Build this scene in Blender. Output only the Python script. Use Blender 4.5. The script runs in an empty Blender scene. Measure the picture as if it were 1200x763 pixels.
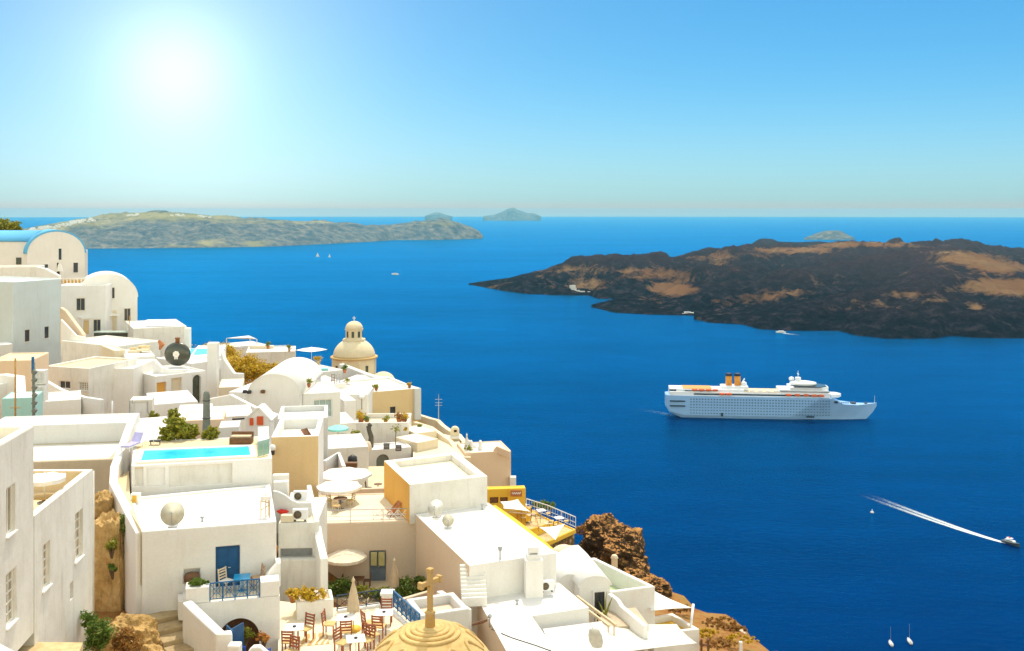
import bpy, math, random
from mathutils import Vector, Matrix, noise
random.seed(7)
R = math.radians
SC = bpy.context.scene
COL = SC.collection
H = 216.0          # eye height above the sea (m)
F = 1200.0         # focal length in photo pixels
V0 = 247.5         # row of the eye level

def G(u, v, z):
    """point of the horizontal level z seen at (u, v)"""
    y = (H - z) * F / (v - V0)
    return Vector(((u - 600) * y / F, y, z))
def P(u, v, y):
    return Vector(((u - 600) * y / F, y, H - (v - V0) * y / F))
def zat(v, y): return H - (v - V0) * y / F

# ------------------------------------------------------------------ materials
MATS = {}
def new_mat(name):
    m = bpy.data.materials.new(name); m.use_nodes = True
    nt = m.node_tree; nt.nodes.clear()
    out = nt.nodes.new('ShaderNodeOutputMaterial')
    b = nt.nodes.new('ShaderNodeBsdfPrincipled')
    nt.links.new(b.outputs[0], out.inputs['Surface'])
    MATS[name] = m
    return m, nt, b, out
def N(nt, t, **kw):
    n = nt.nodes.new(t)
    for k, v in kw.items(): setattr(n, k, v)
    return n
def L(nt, a, b): nt.links.new(a, b)
def noise_tex(nt, vec, scale, detail=4, rough=.55):
    n = N(nt, 'ShaderNodeTexNoise'); n.inputs['Scale'].default_value = scale
    n.inputs['Detail'].default_value = detail; n.inputs['Roughness'].default_value = rough
    if vec is not None: L(nt, vec, n.inputs['Vector'])
    return n
def ramp(nt, fac, stops):
    r = N(nt, 'ShaderNodeValToRGB'); e = r.color_ramp.elements
    while len(e) < len(stops): e.new(.5)
    for k, (p, c) in enumerate(stops):
        e[k].position = p; e[k].color = (*c, 1) if len(c) == 3 else c
    L(nt, fac, r.inputs['Fac']); return r
def mixc(nt, fac, a, b, mode='MIX'):
    m = N(nt, 'ShaderNodeMix', data_type='RGBA', blend_type=mode)
    for s, val in ((0, fac), (6, a), (7, b)):
        if hasattr(val, 'node'): L(nt, val, m.inputs[s])
        elif s == 0: m.inputs[0].default_value = val
        else: m.inputs[s].default_value = (*val, 1)
    return m.outputs[2]
def mul(c, k): return tuple(min(1, x * k) for x in c)

def plaster(name, col, dirt=.14, bump=.25, rough=.9, dirtcol=None):
    """lime-washed render: blotches, thin vertical run-off stains, trowel bumps"""
    m, nt, b, out = new_mat(name)
    pos = N(nt, 'ShaderNodeNewGeometry').outputs['Position']
    mp = N(nt, 'ShaderNodeMapping'); mp.inputs['Scale'].default_value = (1, 1, .12); L(nt, pos, mp.inputs['Vector'])
    n1 = noise_tex(nt, pos, .55, 6, .6); n2 = noise_tex(nt, mp.outputs[0], 2.6, 5, .65); n3 = noise_tex(nt, pos, 9, 4, .6)
    dc = dirtcol or tuple(x * y for x, y in zip(col, (.72, .66, .56)))
    r1 = ramp(nt, n1.outputs[0], [(.42, (0, 0, 0)), (.75, (1, 1, 1))])
    r2 = ramp(nt, n2.outputs[0], [(.52, (0, 0, 0)), (.8, (1, 1, 1))])
    ml = N(nt, 'ShaderNodeMath', operation='MULTIPLY_ADD'); L(nt, r1.outputs[0], ml.inputs[0]); ml.inputs[1].default_value = dirt
    m2 = N(nt, 'ShaderNodeMath', operation='MULTIPLY'); L(nt, r2.outputs[0], m2.inputs[0]); m2.inputs[1].default_value = dirt * 1.3
    L(nt, m2.outputs[0], ml.inputs[2])
    c = mixc(nt, ml.outputs[0], col, dc)
    rv = ramp(nt, n3.outputs[0], [(.3, (.93,) * 3), (.7, (1.0,) * 3)])
    c = mixc(nt, 1.0, c, rv.outputs[0], 'MULTIPLY')
    L(nt, c, b.inputs['Base Color']); b.inputs['Roughness'].default_value = rough
    b.inputs['Specular IOR Level'].default_value = .25
    bp = N(nt, 'ShaderNodeBump'); bp.inputs['Strength'].default_value = bump; bp.inputs['Distance'].default_value = .05
    n4 = noise_tex(nt, pos, 3.2, 5, .65); L(nt, n4.outputs[0], bp.inputs['Height']); L(nt, bp.outputs[0], b.inputs['Normal'])
    return m
def plain(name, col, rough=.6, metal=0, var=.12, spec=.4, scale=4):
    m, nt, b, out = new_mat(name)
    pos = N(nt, 'ShaderNodeNewGeometry').outputs['Position']
    n1 = noise_tex(nt, pos, scale, 4)
    rv = ramp(nt, n1.outputs[0], [(.3, mul(col, 1 - var)), (.7, mul(col, 1 + var))])
    L(nt, rv.outputs[0], b.inputs['Base Color'])
    b.inputs['Roughness'].default_value = rough; b.inputs['Metallic'].default_value = metal
    b.inputs['Specular IOR Level'].default_value = spec
    return m
def leafy(name, a, b_, c_):
    m, nt, b, out = new_mat(name)
    g = N(nt, 'ShaderNodeNewGeometry')
    r = ramp(nt, g.outputs['Random Per Island'], [(.0, a), (.5, b_), (1, c_)])
    L(nt, r.outputs[0], b.inputs['Base Color']); b.inputs['Roughness'].default_value = .6
    tr = N(nt, 'ShaderNodeBsdfTranslucent'); L(nt, r.outputs[0], tr.inputs['Color'])
    mx = N(nt, 'ShaderNodeMixShader'); mx.inputs[0].default_value = .3
    L(nt, b.outputs[0], mx.inputs[1]); L(nt, tr.outputs[0], mx.inputs[2]); L(nt, mx.outputs[0], out.inputs['Surface'])
    return m
def stony(name, cols, scale=.6, bump=.8, dist=.25):
    m, nt, b, out = new_mat(name)
    pos = N(nt, 'ShaderNodeNewGeometry').outputs['Position']
    n1 = noise_tex(nt, pos, scale, 8, .65); n2 = noise_tex(nt, pos, scale * 6, 6, .7)
    mx = N(nt, 'ShaderNodeMath', operation='MULTIPLY_ADD'); L(nt, n2.outputs[0], mx.inputs[0]); mx.inputs[1].default_value = .45
    m3 = N(nt, 'ShaderNodeMath', operation='MULTIPLY'); L(nt, n1.outputs[0], m3.inputs[0]); m3.inputs[1].default_value = .6
    L(nt, m3.outputs[0], mx.inputs[2])
    k = len(cols)
    r = ramp(nt, mx.outputs[0], [(.36 + .32 * i / (k - 1), c) for i, c in enumerate(cols)])
    L(nt, r.outputs[0], b.inputs['Base Color']); b.inputs['Roughness'].default_value = .95
    b.inputs['Specular IOR Level'].default_value = .15
    bp = N(nt, 'ShaderNodeBump'); bp.inputs['Strength'].default_value = bump; bp.inputs['Distance'].default_value = dist
    L(nt, mx.outputs[0], bp.inputs['Height']); L(nt, bp.outputs[0], b.inputs['Normal'])
    return m

WHITE = plaster('white_plaster', (.83, .81, .765), dirt=.2)
WHITE2 = plaster('aged_white_plaster', (.80, .775, .71), dirt=.5, dirtcol=(.56, .52, .44))
WROOF = plaster('whitewashed_roof', (.80, .785, .745), dirt=.2)
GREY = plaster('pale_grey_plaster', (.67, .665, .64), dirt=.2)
CREAM = plaster('cream_plaster', (.76, .66, .48), dirt=.2)
TAN = plaster('ochre_tan_plaster', (.74, .55, .29), dirt=.12)
PINK = plaster('beige_pink_plaster', (.72, .58, .43), dirt=.15)
APRI = plaster('apricot_plaster', (.75, .58, .41), dirt=.15)
ORANGE = plaster('orange_plaster', (.80, .44, .10), dirt=.2)
YELLOW = plaster('yellow_plaster', (.80, .51, .06), dirt=.15)
CONC = plaster('tan_cement', (.55, .46, .33), dirt=.35, dirtcol=(.36, .30, .22))
SAND = plaster('sand_terrace_tiles', (.76, .62, .39), dirt=.3)
FLOORC = plaster('cream_terrace_floor', (.80, .72, .54), dirt=.15)
TEAL = plaster('teal_plaster', (.36, .60, .58), dirt=.2)
CHURCH = plaster('church_plaster', (.76, .65, .44), dirt=.25)
BLUEROOF = plaster('sky_blue_roof', (.14, .47, .78), dirt=.1)
GLASS = plain('dark_glass', (.035, .042, .045), .12, var=.3, spec=.6)
GREENGL = plain('olive_dark_glass', (.075, .085, .06), .2, var=.3)
TANGLASS = plain('tan_reflecting_panes', (.34, .29, .19), .15, var=.4, scale=1.5)
BLUE = plain('blue_painted_wood', (.008, .085, .22), .4)
RAILBLUE = plain('blue_painted_iron', (.01, .12, .30), .4)
NAVY = plain('navy_iron', (.012, .025, .06), .4)
BRIGHTBLUE = plain('bright_blue_paint', (.01, .08, .55), .35)
SKYTABLE = plain('sky_blue_paint', (.02, .32, .62), .3)
WOOD = plain('red_brown_wood', (.30, .09, .035), .5, var=.3)
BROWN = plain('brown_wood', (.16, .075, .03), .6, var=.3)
PALEWOOD = plain('pale_wood', (.62, .48, .30), .6)
RUSH = plain('rush_seat', (.62, .44, .18), .8)
WHITEP = plain('white_paint', (.80, .80, .79), .35, var=.03)
IVORY = plain('ivory_canvas', (.82, .78, .70), .9, var=.04)
BEIGEC = plain('beige_canvas', (.66, .52, .34), .9, var=.08)
TERRA = plain('terracotta', (.45, .17, .06), .8, var=.2)
DARK = plain('dark_grey_plastic', (.03, .03, .032), .5)
GREYM = plain('grey_metal', (.40, .41, .42), .4, metal=.3)
GREYC = plain('grey_green_cover', (.16, .18, .155), .8, var=.15)
STEEL = plain('galvanised_steel', (.55, .55, .54), .35, metal=.5)
RUST = plain('rusted_iron', (.42, .24, .07), .8, var=.3)
RED = plain('red_fabric', (.62, .03, .015), .7)
GOLDF = plain('ochre_fabric', (.75, .45, .06), .8)
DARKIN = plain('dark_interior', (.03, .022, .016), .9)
BRONZE = plain('dark_olive_glaze', (.055, .06, .04), .25, spec=.6)
STEPS = plaster('worn_step_stone', (.50, .38, .21), dirt=.6, dirtcol=(.26, .18, .09), bump=.6)
CURTAIN = plain('pale_green_curtain', (.36, .45, .42), .8, var=.2, scale=2)
AQUA = plain('aqua_canvas', (.28, .68, .62), .8)
LEAF = leafy('green_leaves', (.05, .11, .010), (.12, .21, .02), (.24, .30, .045))
YLEAF = leafy('yellow_green_leaves', (.11, .15, .012), (.28, .29, .02), (.44, .38, .04))
GOLD = leafy('golden_shrub_leaves', (.30, .19, .008), (.62, .42, .02), (.78, .56, .04))
DRY = leafy('dry_brush', (.20, .08, .015), (.40, .19, .035), (.46, .30, .08))
ROCK = stony('tan_rock', [(.24, .14, .05), (.52, .34, .13), (.66, .47, .22)], .5)
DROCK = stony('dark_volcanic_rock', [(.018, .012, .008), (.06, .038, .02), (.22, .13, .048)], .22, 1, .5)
def orange_top(m):  # up-facing rock mixed towards orange-brown by surface normal and noise
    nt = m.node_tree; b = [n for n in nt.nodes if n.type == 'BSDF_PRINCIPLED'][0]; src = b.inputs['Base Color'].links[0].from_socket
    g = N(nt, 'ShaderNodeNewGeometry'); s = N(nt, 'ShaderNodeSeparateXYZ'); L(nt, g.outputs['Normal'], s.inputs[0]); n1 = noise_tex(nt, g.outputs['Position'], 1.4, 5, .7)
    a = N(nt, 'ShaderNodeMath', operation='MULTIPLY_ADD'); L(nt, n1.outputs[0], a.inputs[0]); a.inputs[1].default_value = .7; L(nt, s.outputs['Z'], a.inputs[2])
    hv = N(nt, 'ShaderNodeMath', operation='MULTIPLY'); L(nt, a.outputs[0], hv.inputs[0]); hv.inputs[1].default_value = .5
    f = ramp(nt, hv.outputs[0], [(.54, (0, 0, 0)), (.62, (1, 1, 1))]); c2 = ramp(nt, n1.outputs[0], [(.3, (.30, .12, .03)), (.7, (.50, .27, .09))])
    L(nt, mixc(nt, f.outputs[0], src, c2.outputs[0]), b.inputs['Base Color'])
orange_top(DROCK)
BARK = plain('bark', (.12, .075, .04), .9)
GRAVEL = stony('tan_gravel', [(.42, .30, .14), (.60, .46, .24), (.70, .57, .33)], 2.5, .5, .06)

def stone_wall_mat():
    m, nt, b, out = new_mat('rubble_stone')
    pos = N(nt, 'ShaderNodeNewGeometry').outputs['Position']
    v = N(nt, 'ShaderNodeTexVoronoi'); v.inputs['Scale'].default_value = 2.6; L(nt, pos, v.inputs['Vector'])
    r = ramp(nt, v.outputs['Color'], [(.1, (.16, .10, .045)), (.5, (.34, .22, .10)), (.9, (.46, .34, .18))])
    d = ramp(nt, v.outputs['Distance'], [(.3, (1, 1, 1)), (.55, (.35, .3, .25))])
    L(nt, mixc(nt, 1, r.outputs[0], d.outputs[0], 'MULTIPLY'), b.inputs['Base Color']); b.inputs['Roughness'].default_value = .95
    return m
RUBBLE = stone_wall_mat()

# ------------------------------------------------------------------ mesh builder
class MB:
    def __init__(self): self.v = []; self.f = []; self.k = {}; self.sm = set()
    def vert(self, p):
        key = (round(p[0], 4), round(p[1], 4), round(p[2], 4))
        if key not in self.k: self.k[key] = len(self.v); self.v.append(Vector(p))
        return self.k[key]
    def face(self, pts, smooth=False):
        ids = []
        for p in pts:
            i = self.vert(p)
            if i not in ids: ids.append(i)
        if len(ids) > 2:
            if smooth: self.sm.add(len(self.f))
            self.f.append(ids)
    def raw(self, verts, faces, smooth=False):
        o = len(self.v); self.v += [Vector(p) for p in verts]
        for f in faces:
            if smooth: self.sm.add(len(self.f))
            self.f.append([o + i for i in f])
    def box(self, c, s, rz=0, tilt=None):
        c = Vector(c); m = Matrix.Rotation(rz, 3, 'Z')
        if tilt is not None: m = m @ tilt
        vs = [c + m @ Vector((x * s[0] / 2, y * s[1] / 2, z * s[2] / 2)) for x in (-1, 1) for y in (-1, 1) for z in (-1, 1)]
        self.raw(vs, [(0, 1, 3, 2), (4, 6, 7, 5), (0, 4, 5, 1), (2, 3, 7, 6), (0, 2, 6, 4), (1, 5, 7, 3)])
    def bar(self, a, b, w, h=None):
        """rectangular bar from a to b"""
        a = Vector(a); b = Vector(b); d = (b - a); ln = d.length
        if ln < 1e-6: return
        d /= ln; h = h or w
        s = d.cross(Vector((0, 0, 1)))
        s = Vector((1, 0, 0)) if s.length < 1e-4 else s.normalized()
        t = s.cross(d)
        vs = [p + s * (i * w / 2) + t * (j * h / 2) for p in (a, b) for i, j in ((-1, -1), (1, -1), (1, 1), (-1, 1))]
        self.raw(vs, [(3, 2, 1, 0), (4, 5, 6, 7), (0, 1, 5, 4), (1, 2, 6, 5), (2, 3, 7, 6), (3, 0, 4, 7)])
    def tube(self, pts, r, n=8, cap=True):
        pts = [Vector(p) for p in pts]; rs = r if isinstance(r, (list, tuple)) else [r] * len(pts)
        vs = []; fs = []; ref = None
        for i, p in enumerate(pts):
            d = (pts[min(i + 1, len(pts) - 1)] - pts[max(i - 1, 0)]).normalized()
            if ref is None:
                ref = d.cross(Vector((0, 0, 1)))
                ref = Vector((1, 0, 0)) if ref.length < .01 else ref.normalized()
            ref = (ref - d * ref.dot(d)).normalized(); t = d.cross(ref)
            for k in range(n):
                a = 2 * math.pi * k / n; vs.append(p + (ref * math.cos(a) + t * math.sin(a)) * rs[i])
        for i in range(len(pts) - 1):
            for k in range(n):
                fs.append((i * n + k, i * n + (k + 1) % n, (i + 1) * n + (k + 1) % n, (i + 1) * n + k))
        if cap: fs.append(tuple(range(n))[::-1]); fs.append(tuple((len(pts) - 1) * n + k for k in range(n)))
        self.raw(vs, fs, n > 6)
    def lathe(self, prof, c=(0, 0, 0), n=24, sx=1, sy=1, smooth=True, a0=0.0):
        c = Vector(c); vs = []; fs = []
        for r, z in prof:
            for k in range(n):
                a = 2 * math.pi * k / n + a0; vs.append(c + Vector((r * sx * math.cos(a), r * sy * math.sin(a), z)))
        for i in range(len(prof) - 1):
            for k in range(n):
                fs.append((i * n + k, i * n + (k + 1) % n, (i + 1) * n + (k + 1) % n, (i + 1) * n + k))
        if prof[-1][0] > 1e-4: fs.append(tuple((len(prof) - 1) * n + k for k in range(n)))
        if prof[0][0] > 1e-4: fs.append(tuple(range(n))[::-1])
        self.raw(vs, fs, smooth)
    def prism(self, poly, z0, z1):
        """poly: xy list; z1/z0 number or per-vertex list"""
        n = len(poly)
        a = sum(poly[i][0] * poly[(i + 1) % n][1] - poly[(i + 1) % n][0] * poly[i][1] for i in range(n))
        Z0 = z0 if isinstance(z0, list) else [z0] * n; Z1 = z1 if isinstance(z1, list) else [z1] * n
        idx = list(range(n)) if a > 0 else list(range(n))[::-1]
        lo = [Vector((poly[i][0], poly[i][1], Z0[i])) for i in idx]; hi = [Vector((poly[i][0], poly[i][1], Z1[i])) for i in idx]
        fs = [tuple(range(n))[::-1], tuple(range(n, 2 * n))] + [(i, (i + 1) % n, n + (i + 1) % n, n + i) for i in range(n)]
        self.raw(lo + hi, fs)
    def build(self, name, mat, parent=None, bevel=0, loc=None, solid=0):
        me = bpy.data.meshes.new(name)
        off = Vector((0, 0, 0))
        if parent is not None and parent.get('_w'): off = Vector(parent['_b'])
        elif parent is None:
            off = Vector(loc) if loc is not None else (sum(self.v, Vector()) / max(1, len(self.v)))
            if loc is None: off.z = min(p.z for p in self.v)
        me.from_pydata([p - off for p in self.v], [], self.f); me.update()
        me.materials.append(mat)
        if self.sm:
            for i in self.sm:
                if i < len(me.polygons): me.polygons[i].use_smooth = True
        o = bpy.data.objects.new(name, me); COL.objects.link(o)
        if parent is not None:
            o.parent = parent
            if parent.get('_w'): o['_w'] = 1; o['_b'] = parent['_b']
        else: o.location = off; o['_w'] = 1; o['_b'] = tuple(off)
        if solid:
            md = o.modifiers.new('Solid', 'SOLIDIFY'); md.thickness = solid; md.offset = 0
        if bevel:
            md = o.modifiers.new('Bevel', 'BEVEL'); md.width = bevel; md.segments = 2; md.limit_method = 'ANGLE'; md.angle_limit = R(40)
        return o

def tag(o, label=None, cat=None, group=None, kind=None):
    for k, v in (('label', label), ('category', cat), ('group', group), ('kind', kind)):
        if v: o[k] = v
    return o
def root(name, loc, label, cat, group=None, rz=0, world=True):
    """Empty at a thing's base.  world=True: its parts are given in world coordinates"""
    o = bpy.data.objects.new(name, None); COL.objects.link(o); o.empty_display_size = .2
    o.location = loc; o.rotation_euler = (0, 0, rz)
    if world: o['_w'] = 1; o['_b'] = tuple(loc)
    return tag(o, label, cat, group)
def copy_tree(o, loc=None, rz=None, parent=None, label=None, scale=None):
    c = o.copy(); COL.objects.link(c)
    if parent is not None: c.parent = parent
    for ch in list(o.children): copy_tree(ch, parent=c)
    if loc is not None: c.location = loc
    if rz is not None: c.rotation_euler = (0, 0, rz)
    if label: c['label'] = label
    if scale: c.scale = (scale,) * 3
    return c

def ccw(poly):
    n = len(poly); a = sum(poly[i][0] * poly[(i + 1) % n][1] - poly[(i + 1) % n][0] * poly[i][1] for i in range(n))
    return a > 0
def inset(poly, t):
    """inset of a CCW polygon"""
    n = len(poly); out = []
    for i in range(n):
        p0, p1, p2 = (Vector(poly[i - 1][:2]), Vector(poly[i][:2]), Vector(poly[(i + 1) % n][:2]))
        d1 = (p1 - p0).normalized(); d2 = (p2 - p1).normalized()
        n1 = Vector((-d1.y, d1.x)); n2 = Vector((-d2.y, d2.x))
        k = 1 + n1.dot(n2); k = max(k, .3)
        out.append(p1 + (n1 + n2) * (t / k))
    return out

def fill_opening(rt, A, d, nin, s0, s1, z0, z1, rec, kind, mat=None, div=None, lab=None):
    def q(s, z, w): return Vector((A.x, A.y, 0)) + Vector((d.x, d.y, 0)) * s + Vector((nin.x, nin.y, 0)) * w + Vector((0, 0, z))
    def slab(mb, a, b, c, e, w0, w1):
        vs = [q(s, z, w) for w in (w0, w1) for s, z in ((a, c), (b, c), (b, e), (a, e))]
        mb.raw(vs, [(0, 1, 2, 3), (7, 6, 5, 4), (4, 5, 1, 0), (5, 6, 2, 1), (6, 7, 3, 2), (7, 4, 0, 3)])
    w = s1 - s0; h = z1 - z0; ft = min(.07, w * .1)
    if kind in ('window', 'grid', 'curtain', 'glassdoor'):
        fr = MB(); e = .004
        a, b, c, t = s0 + e, s1 - e, z0 + e, z1 - e
        slab(fr, a, a + ft, c, t, rec - .09, rec - .01); slab(fr, b - ft, b, c, t, rec - .09, rec - .01)
        slab(fr, a + ft + .002, b - ft - .002, c, c + ft, rec - .088, rec - .012); slab(fr, a + ft + .002, b - ft - .002, t - ft, t, rec - .088, rec - .012)
        nc, nr = div or (2, 1); bw = ft * .6
        for k in range(1, nc):
            x = a + (b - a) * k / nc; slab(fr, x - bw / 2, x + bw / 2, c + ft + .003, t - ft - .003, rec - .086, rec - .014)
        for k in range(1, nr):
            z = c + (t - c) * k / nr; slab(fr, a + ft + .003, b - ft - .003, z - bw / 2, z + bw / 2, rec - .084, rec - .016)
        wo = fr.build('window' if kind != 'glassdoor' else 'door', mat or WHITEP, rt)
        if lab: wo['label'] = lab
        pn = MB(); slab(pn, a, b, c, t, rec - .03, rec + .02)
        pn.build('pane', CURTAIN if kind == 'curtain' else TANGLASS if kind == 'grid' else GLASS, wo)
        if kind in ('window', 'grid'):
            sl = MB(); slab(sl, s0 - .08, s1 + .08, z0 - .07, z0 - .003, -.1, rec - .1); sl.build('sill', WHITE, wo)
    elif kind == 'door':
        db = MB(); slab(db, s0 + .004, s1 - .004, z0 + .004, z1 - .004, rec - .08, rec)
        for k in range(2):
            x0 = s0 + w * (.1 + .45 * k); x1 = x0 + w * .35
            for za, zb in ((.06, .42), (.5, .93)): slab(db, x0, x1, z0 + h * za, z0 + h * zb, rec - .11, rec - .081)
        do = db.build('door', mat or BLUE, rt)
        hb = MB(); hb.tube([q(s0 + w * .53, z0 + h * .48, rec - .12), q(s0 + w * .53, z0 + h * .48, rec - .18), q(s0 + w * .53 + .12, z0 + h * .48, rec - .18)], .025, 6)
        hb.build('handle', STEEL, do)
        if lab: do['label'] = lab
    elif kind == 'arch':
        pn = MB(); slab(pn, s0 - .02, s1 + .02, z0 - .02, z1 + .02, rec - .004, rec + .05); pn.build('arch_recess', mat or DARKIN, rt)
        r_ = min(w / 2, h * .6); zc = z1 - r_; sp = MB(); K = 10
        for sg in (-1, 1):
            xs_ = s0 + w / 2 + sg * w / 2
            arc_ = [(s0 + w / 2 + sg * (w / 2) * math.cos(R(90) * k / K), zc + r_ * math.sin(R(90) * k / K)) for k in range(K + 1)]
            out_ = [(xs_, z1)]
            for w0 in (0.0, ):
                poly_ = arc_ + out_
                a_ = [q(s, z, 0) for s, z in poly_]; b__ = [q(s, z, rec) for s, z in poly_]; m_ = len(poly_)
                sp.raw(a_ + b__, [tuple(range(m_)) if sg > 0 else tuple(range(m_))[::-1]] + [(k, k + 1, m_ + k + 1, m_ + k) for k in range(K)])
        sp.build('arch', rt.get('_wm') and MATS[rt['_wm']] or WHITE, rt)
    else:
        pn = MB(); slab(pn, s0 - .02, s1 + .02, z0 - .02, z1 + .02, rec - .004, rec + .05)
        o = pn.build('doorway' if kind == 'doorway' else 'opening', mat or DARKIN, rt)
        if lab: o['label'] = lab

def house(label, poly, zt, zb, name='house', cat='house', mat=None, roofmat=None, par=.3, ph=.25, holes=(), group=None, bevel=.075, rec=.22, edge_mats=None, inmat=None):
    """flat-roofed house with kerbed roof.  poly: xy points.  holes: (edge index, u0, v0, u1, v1, kind, mat, div)"""
    mat = mat or WHITE; roofmat = roofmat or WROOF
    poly = [Vector((p[0], p[1])) for p in poly]; n = len(poly); em = list(range(n))
    if not ccw(poly):
        poly = poly[::-1]; em = [(n - 2 - i) % n for i in range(n)]       # new edge i was old edge em[i]
    H_ = {i: [] for i in range(n)}
    for hdef in holes:
        i = em.index(hdef[0]); A = poly[i]; B = poly[(i + 1) % n]; d = (B - A).normalized(); Ln = (B - A).length
        pts = []
        for u, v in ((hdef[1], hdef[2]), (hdef[3], hdef[4])):
            ray = Vector(((u - 600) / F, 1)); den = ray.x * d.y - ray.y * d.x
            t = (A.x * d.y - A.y * d.x) / den
            hit = ray * t; pts.append(((hit - A).dot(d), H - (v - V0) / F * t))
        s0, s1 = sorted((pts[0][0], pts[1][0])); z0, z1 = sorted((pts[0][1], pts[1][1]))
        s0 = max(.12, s0); s1 = min(Ln - .12, s1); z0 = max(zb + .1, z0); z1 = min(zt - .12, z1)
        if s1 - s0 < .15 or z1 - z0 < .15: print('HOLE?', label, hdef); continue
        H_[i].append((s0, s1, z0, z1, hdef))
    zs = sorted({round(z, 4) for z in [zb, zt] + [z for hs in H_.values() for h in hs for z in h[2:4]]})
    rt = root(name, (sum(p.x for p in poly) / n, sum(p.y for p in poly) / n, zb), label, cat, group)
    rt['_wm'] = mat.name
    mbs = {}
    inn = inset(poly, par)
    for i in range(n):
        wm = (edge_mats or {}).get(em[i], mat); mb = mbs.setdefault(wm.name, (MB(), wm))[0]
        A = poly[i]; B = poly[(i + 1) % n]; d = (B - A).normalized(); Ln = (B - A).length; nin = Vector((-d.y, d.x))
        xs = sorted({round(x, 4) for x in [0, Ln] + [s for h in H_[i] for s in h[:2]]}); xs[-1] = Ln
        pt = lambda s, z, w=0: Vector((A.x + d.x * s + nin.x * w, A.y + d.y * s + nin.y * w, z))
        for a, b in zip(xs, xs[1:]):
            for c, e in zip(zs, zs[1:]):
                cx, cz = (a + b) / 2, (c + e) / 2
                if any(h[0] < cx < h[1] and h[2] < cz < h[3] for h in H_[i]): continue
                mb.face([pt(a, c), pt(b, c), pt(b, e), pt(a, e)])
        for s0, s1, z0, z1, hd in H_[i]:
            xx = [x for x in xs if s0 - 1e-3 <= x <= s1 + 1e-3]; zz = [z for z in zs if z0 - 1e-3 <= z <= z1 + 1e-3]
            for a, b in zip(xx, xx[1:]):
                mb.face([pt(a, z0), pt(b, z0), pt(b, z0, rec), pt(a, z0, rec)]); mb.face([pt(b, z1), pt(a, z1), pt(a, z1, rec), pt(b, z1, rec)])
            for a, b in zip(zz, zz[1:]):
                mb.face([pt(s0, b), pt(s0, a), pt(s0, a, rec), pt(s0, b, rec)]); mb.face([pt(s1, a), pt(s1, b), pt(s1, b, rec), pt(s1, a, rec)])
            fill_opening(rt, A, d, nin, s0, s1, z0, z1, rec, hd[5], hd[6] if len(hd) > 6 else None, hd[7] if len(hd) > 7 else None)
        tm = mbs.setdefault(mat.name, (MB(), mat))[0]
        i2 = inn[i]; j2 = inn[(i + 1) % n]
        tm.face([pt(x, zt) for x in xs] + [Vector((j2.x, j2.y, zt)), Vector((i2.x, i2.y, zt))])
        im = mbs.setdefault((inmat or mat).name, (MB(), inmat or mat))[0]
        im.face([Vector((i2.x, i2.y, zt)), Vector((j2.x, j2.y, zt)), Vector((j2.x, j2.y, zt - ph - .06)), Vector((i2.x, i2.y, zt - ph - .06))])
    for mb, wm in mbs.values():
        if mb.f:
            o = mb.build('wall', wm, rt, bevel=bevel if len(mbs) == 1 else 0)
            if wm is not mat: o['label'] = wm.name.replace('_plaster', '').replace('_', ' ') + ' painted wall face'
    rm = MB(); rp = inset(poly, par * .5); rm.prism([(p.x, p.y) for p in rp], zt - ph - .2, zt - ph)
    rm.build('roof', roofmat, rt)
    rt['_zr'] = zt - ph
    return rt

def quadpx(pts, z): return [G(u, v, z) for u, v in pts]
def front(uL, vL, uR, vR, Y, dep=None, vback=None):
    """footprint from a front top edge seen between two pixels (left one at distance Y), level; extruded away"""
    z = zat(vL, Y); A = Vector(((uL - 600) * Y / F, Y)); B = G(uR, vR, z).xy
    d = (B - A).normalized(); nn = Vector((-d.y, d.x))
    if nn.y < 0: nn = -nn
    if vback: dep = Y * (vL - V0) / (vback - V0) - Y
    return [A, B, B + nn * dep, A + nn * dep], z
def blk(label, uL, vL, uR, vR, Y, dep=None, vback=None, vbot=None, down=3, **kw):
    poly, z = front(uL, vL, uR, vR, Y, dep, vback)
    zb = (zat(vbot, Y) if vbot else z - 3) - down
    o = house(label, poly, z, zb, **kw); o['_z'] = z
    return o

def wall_run(label, pts, t=.3, down=3, name='wall', cat='wall', mat=None, bevel=.06, group=None, cap=None):
    """free-standing wall along 3D top points (px given world), sloping top allowed, thickness t"""
    pts = [Vector(p) for p in pts]; mb = MB(); n = len(pts); sec = []
    for i, p in enumerate(pts):
        a = pts[max(0, i - 1)].xy; b = pts[min(n - 1, i + 1)].xy
        d = (b - a).normalized(); s = Vector((-d.y, d.x)) * t / 2
        zb = p.z - down if not isinstance(down, (list, tuple)) else down[i]
        if down == 'flat': zb = min(q.z for q in pts) - 3
        sec.append([(p.x + s.x, p.y + s.y, zb), (p.x - s.x, p.y - s.y, zb), (p.x - s.x, p.y - s.y, p.z), (p.x + s.x, p.y + s.y, p.z)])
    for i in range(n - 1):
        for k in range(4):
            mb.face([sec[i][k], sec[i][(k + 1) % 4], sec[i + 1][(k + 1) % 4], sec[i + 1][k]])
    mb.face(sec[0][::-1]); mb.face(sec[-1])
    o = mb.build(name, mat or WHITE, bevel=bevel)
    return tag(o, label, cat, group)

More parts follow.
